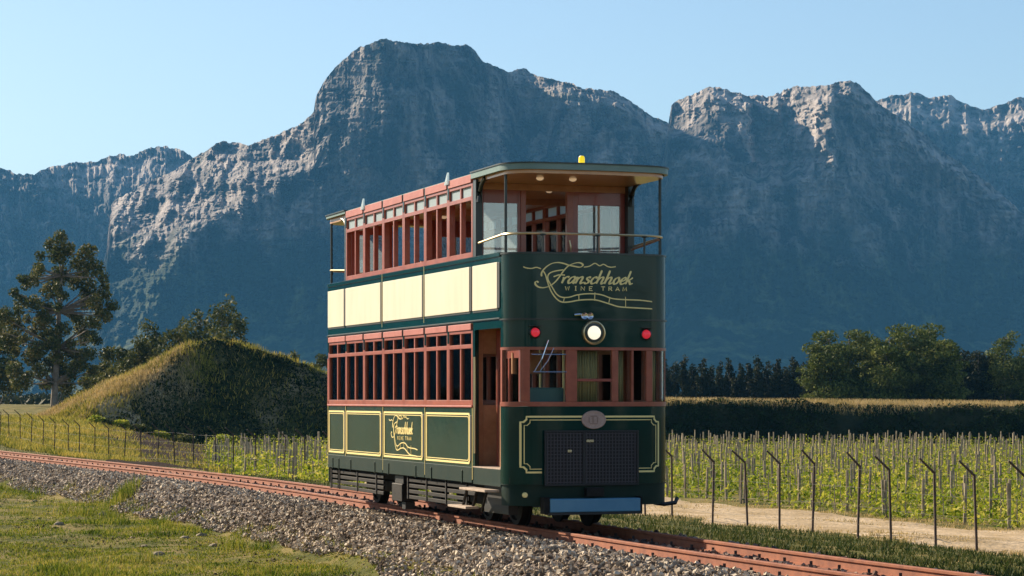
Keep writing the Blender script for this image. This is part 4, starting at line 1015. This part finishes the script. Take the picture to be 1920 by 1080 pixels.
# --- running gear and slatted side guards
MB().box(XR+.5, -.6, -.95, .95, .48, .655).build('underframe', M['dark'], T)
for x in (-1.62, -2.9, -7.7, -9.2):
    for s in SD:
        w = MB().lathe((x, s*(G/2-.02), .345), (0, s, 0), [(-.03,.10),(-.03,.38),(0,.38),(.002,.345),(.11,.34),(.115,.28),(.08,.26),(.08,.12),(.12,.10),(.13,0)], 28).build('wheel', M['dark'], T, True)
    MB().tube([(x,-.75,.345),(x,.75,.345)], .06, 10).build('axle', M['dark'], T, True)
for s in SD:
    for x0, x1 in ((-9.2,-7.4), (-3.2,-1.3)): MB().box(x0, x1, *sorted((s*.74, s*.82)), .26, .46).build('bogie_frame', M['dark'], T, False, .02)
    for xa, xc in ((XR+.40, XR+.95), (XR+1.02, -6.75), (-5.35, -1.75)):
        for k, z in enumerate((.545,.455,.365,.275)):
            x1 = xc - (.35 if k > 1 and xc == -1.75 else 0)
            sbox('guard_slat', M['dark'], xa, x1, -.075, -.045, z-.028, z+.028, s)
        n = max(2, int((xc-xa)/1.1)+1)
        for k in range(n):
            x = xa+.06+(xc-xa-.5)*k/(n-1) if n > 1 else xa
            sbox('guard_stay', M['dark'], x, x+.05, -.044, -.030, .24, .61, s)
    bo = sbox('battery_box', M['dark'], -6.15, -5.55, -.30, -.02, .18, .47, s, T, .012)
    sbox('box_hanger', M['black'], -5.75, -5.55, -.24, -.08, .06, .178, s, bo); sbox('box_strap', M['black'], -6.1, -5.6, -.28, -.06, .472, .60, s, bo)
# folding entrance steps
for s, f_ in ((-1, lambda x: x), (1, lambda x: XR-x)):
    for x0, x1, o0, o1, z in ((-1.78,-.58,-.02,.20,.545), (-2.28,-1.40,.02,.22,.275)):
        xa, xc = sorted((f_(x0), f_(x1))); sbox('step_tread', M['tread'], xa, xc, o0, o1, z-.022, z+.012, s)
    for x in (-1.72,-1.25,-.80):
        a = (f_(x), s*(HW+.10), .52); bq = (f_(x-.34), s*(HW+.06), .24)
        MB().tube([a, bq], .022, 6).build('step_strut', M['dark'], T)
    MB().box(*sorted((f_(-1.70), f_(-.60))), *sorted((s*(HW-.30), s*(HW-.16))), .20, .60).build('step_box', M['black'], T)

# ------------------------------------------------------------------ wire fence with cranked posts along the line
fl = 15.0
fence = empty('wire_fence', tuple(track(np.array([0.]), fl)[0]))
FO = np.array(fence.location)
tag(fence, 'long wire fence on thin rusty posts with cranked tops beside the sandy path', 'fence')
pm = MB().box(-.026,.026,-.022,.022,-.1,1.80).mesh('post', M['fence'])
am = MB().tube([(0,0,1.77),(-.36,-.05,2.12)], [.03,.024], 6).mesh('post_arm', M['fence'])
tops = []
for i, t in enumerate(np.concatenate([np.arange(8.9, -34, -1.85), np.arange(-36, -190, -3.4)])):
    tj = t + random.uniform(-.25,.25); p = track(np.array([tj]), fl + random.uniform(-.08,.08))[0]; p[2] = ground_z(p[:1], p[1:2])[0]
    o = link('post', pm, fence, p-FO, random.uniform(-.2,.2)); o.rotation_euler = (random.uniform(-.03,.03), random.uniform(-.05,.05) - (.07 if i in (2,5,9) else 0), float(heading(tj))*.4)
    link('post_arm', am, o)
    tops.append(p)
for hgt in (.35,.8,1.25,1.7):
    MB().tube([p-FO+np.array([0,-.03,hgt]) for p in tops], .0028, 4).build('wire', M['wire'], fence)

# ------------------------------------------------------------------ vineyard posts
vpm = [MB().tube([(0,0,-.1),(.01*k,0,.7),(.02*(k-1),.01,h)], [.055,.052,.048], 7).mesh('vine_post', M['postwood']) for k, h in enumerate((1.40,1.3,1.5,1.25))]
cnt = 0; cand = []
for ri in range(-60, 60):
    base = rown*ri*RS
    for k in range(0, 50):
        Y0 = 40 + k*4.3 + (ri % 3)*1.9 + random.uniform(-.5,.5)
        P = base + rowd*Y0
        cand.append((P[0]+random.uniform(-.08,.08), P[1]))
cand = np.array(cand); ok = vine_region(cand[:,0], cand[:,1]) & (cand[:,1] < 196)
u = cand[:,0]/cand[:,1]*FPX+960
vis = ok & ((u < 640) & (u > 385) | (u > 1215)) & (u < 2010)
pts = cand[vis]
# the end post of every row stands at the sandy path
ends_ = []
for ri in range(-60, 60):
    base = rown*ri*RS
    yy = np.arange(40, 200, .2); Q = base[None] + rowd[None]*yy[:,None]; lq = lateral(Q[:,0], Q[:,1]); k = np.argmax(lq < 26.3) if (lq < 26.3).any() else -1
    good = np.where(lq > 26.3)[0]
    if len(good):
        q = Q[good[0]]; uu = q[0]/q[1]*FPX+960
        if 1215 < uu < 2010: ends_.append(q)
pts = pts[np.argsort(pts[:,1])]
nfar = max(0, len(pts) - (298 - len(ends_))); farp = pts[len(pts)-nfar:]; pts = pts[:len(pts)-nfar]
allp = list(ends_) + list(pts)
if nfar:
    mb = MB()
    for q in farp:
        z = float(ground_z(q[:1], q[1:2])[0]); h = random.uniform(1.2,1.5); mb.tube([(q[0], q[1], z-.1), (q[0]+random.uniform(-.05,.05), q[1], z+h)], [.055,.05], 5)
    tag(mb.build('distant_vine_posts', M['postwood']), 'far rows of small vineyard posts near the dark bank', None, kind='stuff')
wires = []
for i, q in enumerate(allp):
    uu = q[0]/q[1]*FPX+960
    o = link('vine_post', vpm[i % 4], None, (q[0], q[1], float(ground_z(np.array([q[0]]), np.array([q[1]]))[0])), random.uniform(0,6))
    o.rotation_euler[0] = random.uniform(-.04,.04); o.rotation_euler[1] = random.uniform(-.04,.04)
    if i < len(ends_): tag(o, 'weathered wooden end post of a vine row, standing along the edge of the sandy path', 'post', 'vine row end posts')
    elif uu < 800: tag(o, 'thin weathered wooden vineyard post between the mound and the tram', 'post', 'vineyard posts left of the tram')
    else: tag(o, 'weathered wooden trellis post among the green vines right of the tram', 'post', 'vineyard posts right of the tram')

# a thin stake at every vine
rs_ = np.random.default_rng(8); sk = MB(); cs = []
for ri in range(-60, 60):
    yy = np.arange(40, 240, 1.5) + rs_.uniform(-.3,.3); Q = (rown*ri*RS)[None] + rowd[None]*yy[:,None]; cs.append(Q[rs_.random(len(Q)) < .62])
cs = np.concatenate(cs); uq = cs[:,0]/cs[:,1]*FPX+960
cs = cs[vine_region(cs[:,0], cs[:,1]) & (((uq > 380) & (uq < 640)) | (uq > 1215)) & (uq < 2010)]
for q in cs:
    z = float(ground_z(q[:1], q[1:2])[0]); sk.tube([(q[0], q[1], z-.05), (q[0]+rs_.uniform(-.06,.06), q[1], z+rs_.uniform(.8,1.2))], [.022,.018], 4)
tag(sk.build('vine_stakes', M['postwood']), 'thin stakes holding the single vines along every row', None, kind='stuff')

# ------------------------------------------------------------------ trees
def tree(name, label, base, trunk_pts, clumps, leaf, n, lmat, seed, cat='tree', group=None, limbs=True, tr=.25, droop=0):
    """clumps: (centre, rx, rz) in metres relative to base"""
    o = empty(name, tuple(base)); tag(o, label, cat, group)
    tb = MB(); tp = [np.array(p, float) for p in trunk_pts]
    tb.tube(tp, list(np.linspace(tr, tr*.28, len(tp))), 8)
    if limbs:
        for c, rx, rz in clumps:
            c = np.array(c, float); j = min(range(len(tp)), key=lambda i: abs(tp[i][2] - (c[2]-rz*1.3))); s0 = tp[j]
            if np.linalg.norm(c-s0) > .2: tb.tube([s0, (s0*.45+c*.55)+np.array([0,0,-.1*rz]), c], [tr*.36, tr*.2, tr*.06], 5)
    tb.build('trunk', M['bark'], o, True)
    vol = np.array([rx*rx*rz for c, rx, rz in clumps])**.72; vol /= vol.sum(); P = []
    for i, (c, rx, rz) in enumerate(clumps):
        P.append(bushp(c, rx, rz, max(30, int(n*vol[i])), seed*31+i))
    P = np.concatenate(P); V, F, A = leaves(P, leaf, seed, droop=droop)
    link('crown', np_mesh('crown', V, F, lmat, False, A), o)
    return o
def at(x, d): return np.array([(x-960)/FPX*d, d, 0.])
def zpx(y, d): return CAM_H-(y-HOR)/FPX*d
# the big gum tree on the left
d = 262; mpp = d/FPX
gum = [(122,455,24,17),(96,478,22,14),(148,492,30,16),(100,505,34,18),(190,494,20,14),(76,476,13,10),(40,520,26,16),(128,530,30,16),(170,525,24,13),(30,560,34,20),(92,552,30,20),(212,550,24,14),(176,562,26,15),(140,575,26,18),(20,605,36,24),(72,600,32,22),(118,618,34,20),(160,612,28,16),(196,600,20,12),
       (40,650,36,24),(90,658,34,22),(140,655,34,18),(180,668,28,13),(205,662,16,9),(60,700,34,18),(110,705,32,18),(150,712,26,14),(36,690,28,20),(128,735,22,8)]
bz = at(100, d); bz[2] = 0.6
cl = []; gr_ = random.Random(21); env = [(438,104,128),(460,84,160),(490,62,200),(530,30,218),(560,6,226),(600,-8,212),(640,-6,200),(665,4,216),(700,14,176),(738,44,150)]
tries = 0
while len(cl) < 84 and tries < 6000:
    tries += 1
    y = gr_.uniform(446, 728); lo = np.interp(y, [e[0] for e in env], [e[1] for e in env]); hi = np.interp(y, [e[0] for e in env], [e[2] for e in env])
    rr = gr_.uniform(9, 21); x = gr_.uniform(lo+rr*.7, max(lo+rr*.7+1, hi-rr*.7))
    if any((x-c_[3])**2+(y-c_[4])**2 < (rr*.62+c_[5]*.62)**2 for c_ in cl): continue
    cl.append((((x-100)*mpp, gr_.uniform(-2.8,2.8), zpx(y, d)-bz[2]), rr*mpp*1.05, rr*mpp*gr_.uniform(.85,1.15), x, y, rr))
cl = [c_[:3] for c_ in cl]
tree('gum_tree', 'tall open crowned gum tree standing left of the grassy mound', bz, [(0,0,-.6),(.2,0,3),(.5,.2,7),(.6,.1,11),(.9,0,15),(1.2,0,17.3)], cl, .34, 30000, M['gum'], 1, tr=.42, droop=.5)
d = 285; mpp = d/FPX; bz = at(-8, d); bz[2] = .6
cl = [(((x+8)*mpp, random.uniform(-1.5,1.5), zpx(y, d)-bz[2]), rx*mpp, rz*mpp) for x, y, rx, rz in [(-10,600,34,26),(8,640,32,26),(-30,650,40,30),(10,690,34,24),(-20,710,36,24),(14,725,26,18)]]
tree('gum_tree', 'dark grey green tree cut off by the left edge of the picture', bz, [(0,0,-.5),(.1,0,4),(0,0,9.5)], cl, .38, 9000, M['gum'], 2, tr=.3)
# pines behind the mound
pines = [(186,738,676,34,'pine_tree','small round pine at the left foot of the mound'),
 (222,735,650,40,'pine_tree','second pine from the gum tree behind the mound slope'),
 (262,720,634,40,'pine_tree','third pine from the gum tree behind the mound slope'),
 (292,715,610,42,'pine_tree','pointed pine midway up behind the mound slope'),
 (335,700,602,46,'pine_tree','broad pine left of the two tallest pines behind the mound'),
 (376,690,588,46,'pine_tree','second tallest pine, directly behind the mound top'),
 (416,690,558,50,'pine_tree','tallest pine rising behind the top of the mound'),
 (440,690,592,36,'pine_tree','pine at the right end of the group behind the mound top'),
 (548,720,662,28,'pine_tree','low dark tree behind the right slope of the mound'),
 (600,725,668,34,'pine_tree','dark tree behind the mound, just left of the tram')]
def cone_clumps(w, h, n, seed, taper=.8, base=.12):
    r = random.Random(seed); out = []
    for i in range(n):
        t = base + (1-base)*i/(n-1); rad = w*(1-taper*((t-base)/(1-base))**1.3)
        for k in range(1 if t > .9 else 2 if t > .6 else 3):
            a = r.uniform(0, 6.28); q = rad*r.uniform(.25,.62)
            out.append(((math.cos(a)*q, math.sin(a)*q, h*t*.95+r.uniform(-.03,.03)*h), rad*r.uniform(.55,.8), h*.5/n*r.uniform(1.5,2.4)))
    return out
for i, (x, yb, yt, w, nm, lb) in enumerate(pines):
    d = 300 - (i % 3)*9; mpp = d/FPX; b_ = at(x, d); b_[2] = .5; h = zpx(yt, d) - b_[2]
    tree(nm, lb, b_, [(0,0,-.4),(.05,0,h*.5),(0,0,h*.93)], cone_clumps(w*1.5*mpp, h, 10, 40+i, .62, .03), .46, 8500, M['pine'], 60+i, 'tree', 'pines behind the mound', tr=.2)
# windbreak on the right
ORD = ['first','second','third','fourth','fifth','sixth','seventh','eighth','ninth','tenth','eleventh','twelfth','thirteenth','fourteenth','fifteenth','sixteenth','seventeenth']
xs_ = [1248,1264,1281,1298,1316,1334,1350,1368,1386,1402,1420,1438,1456,1470,1488,1504,1520]
tops_ = [676,680,670,684,676,688,682,674,686,684,670,682,676,690,668,684,668]
for i, (x, yt) in enumerate(zip(xs_, tops_)):
    d = 330 + (i % 2)*8; mpp = d/FPX; b_ = at(x, d); b_[2] = .9; h = zpx(yt, d)-b_[2]
    tree('casuarina_tree', ORD[i]+' slim dark casuarina from the tram in the far windbreak row', b_, [(0,0,-.3),(.05,0,h*.5),(0,0,h*.95)], cone_clumps(20*mpp, h, 8, 80+i, .6, .04), .40, 3000, M['dcasu'], 100+i, 'tree', 'slim windbreak trees', tr=.12)
big = [(1556,628,44,'left outermost of the tall olive green casuarinas in the big clump'),(1592,622,48,'second tall olive green casuarina from the left in the big clump'),(1640,640,46,'lower casuarina in the dip of the big clump'),
 (1668,626,48,'casuarina right of the dip in the big clump'),(1704,612,52,'tallest casuarina of the big clump'),(1744,611,48,'right tallest casuarina of the big clump, beside the dark trees'),(1768,640,34,'right outermost casuarina of the big clump')]
for i, (x, yt, w, lb) in enumerate(big):
    d = 292 + (i % 3)*5; mpp = d/FPX; b_ = at(x, d); b_[2] = .9; h = zpx(yt, d)-b_[2]
    tree('casuarina_tree', lb, b_, [(0,0,-.3),(.05,0,h*.5),(0,0,h*.93)], cone_clumps(w*1.25*mpp, h, 11, 140+i, .28, .03), .40, 14500, M['casu'], 160+i, 'tree', 'big casuarina clump', tr=.25)
right = [(1798,662,24,'slim dark tree right of the big casuarina clump'),(1816,668,24,'second slim dark tree right of the big clump'),(1834,660,26,'third slim dark tree right of the big clump'),(1852,664,26,'dark tree touching the left side of the pointed cypress'),
 (1884,626,34,'tall pointed cypress near the right edge'),(1908,672,28,'dark tree between the pointed cypress and the right edge'),(1934,640,34,'tall tree cut by the right edge of the picture')]
for i, (x, yt, w, lb) in enumerate(right):
    d = 318; mpp = d/FPX; b_ = at(x, d + (i % 2)*6); b_[2] = .9; h = zpx(yt, d)-b_[2]
    tree('cypress_tree' if i in (4,6) else 'casuarina_tree', lb, b_, [(0,0,-.3),(.05,0,h*.5),(0,0,h*.94)], cone_clumps(w*1.5*mpp, h, 9, 200+i, .5, .03), .40, 7500, M['casu'] if i in (4,6) else M['dcasu'], 220+i, 'tree', 'trees at the right edge', tr=.16)
# bushes at the foot of the mound
bl = [(225,800,14,10),(262,808,16,10),(300,812,13,9),(345,812,18,11),(420,815,17,12),(352,800,12,8),(180,818,14,9),(205,824,12,8)]
bn = ['leftmost round bush at the foot of the mound','second low bush at the foot of the mound','low bush on the shaded edge at the mound foot','wide bright bush below the middle of the mound','bright tipped bush in the shade right of the wide bush','small bush just behind the wide bright bush','scrubby bush beside the fence left of the mound foot','small bush beside the fence, right of the scrubby one']
for i, ((x, y, rx, rz), lb) in enumerate(zip(bl, bn)):
    d = 201; mpp = d/FPX; b_ = at(x, d); b_[2] = float(max(ground_z(b_[:1], b_[1:2])[0], mound_z(b_[:1], b_[1:2])[0])) - .05
    rz_ = rz*mpp*1.6
    tree('bush', lb, b_, [(0,0,-.2),(.02,0,rz_*.5),(0,0,rz_*.9)], [((0,0,rz_*.55), rx*mpp*1.2, rz_*.6),((rx*mpp*.6,0,rz_*.4), rx*mpp*.8, rz_*.5),((-rx*mpp*.6,.2,rz_*.4), rx*mpp*.8, rz_*.45)], .22, 1500, M['pine'] if i % 2 else M['vine'], 260+i, 'bush', 'bushes at the mound foot', tr=.06)
# scrub on the plain in front of the mountains
n = 42000; X = RNG.uniform(-260, 260, n); Y = RNG.uniform(345, 900, n); 
P = np.stack([X*Y/600, Y, ground_z(X, Y) + RNG.random(n)*2.6*np.clip(fbm(X*.06, Y*.02, 3)*2-.7, .1, 1)], -1)
stuff('distant_scrub', [leaves(P, 1.5, 77)], M['dcasu'], 'low dark scrub on the plain beyond the bank')
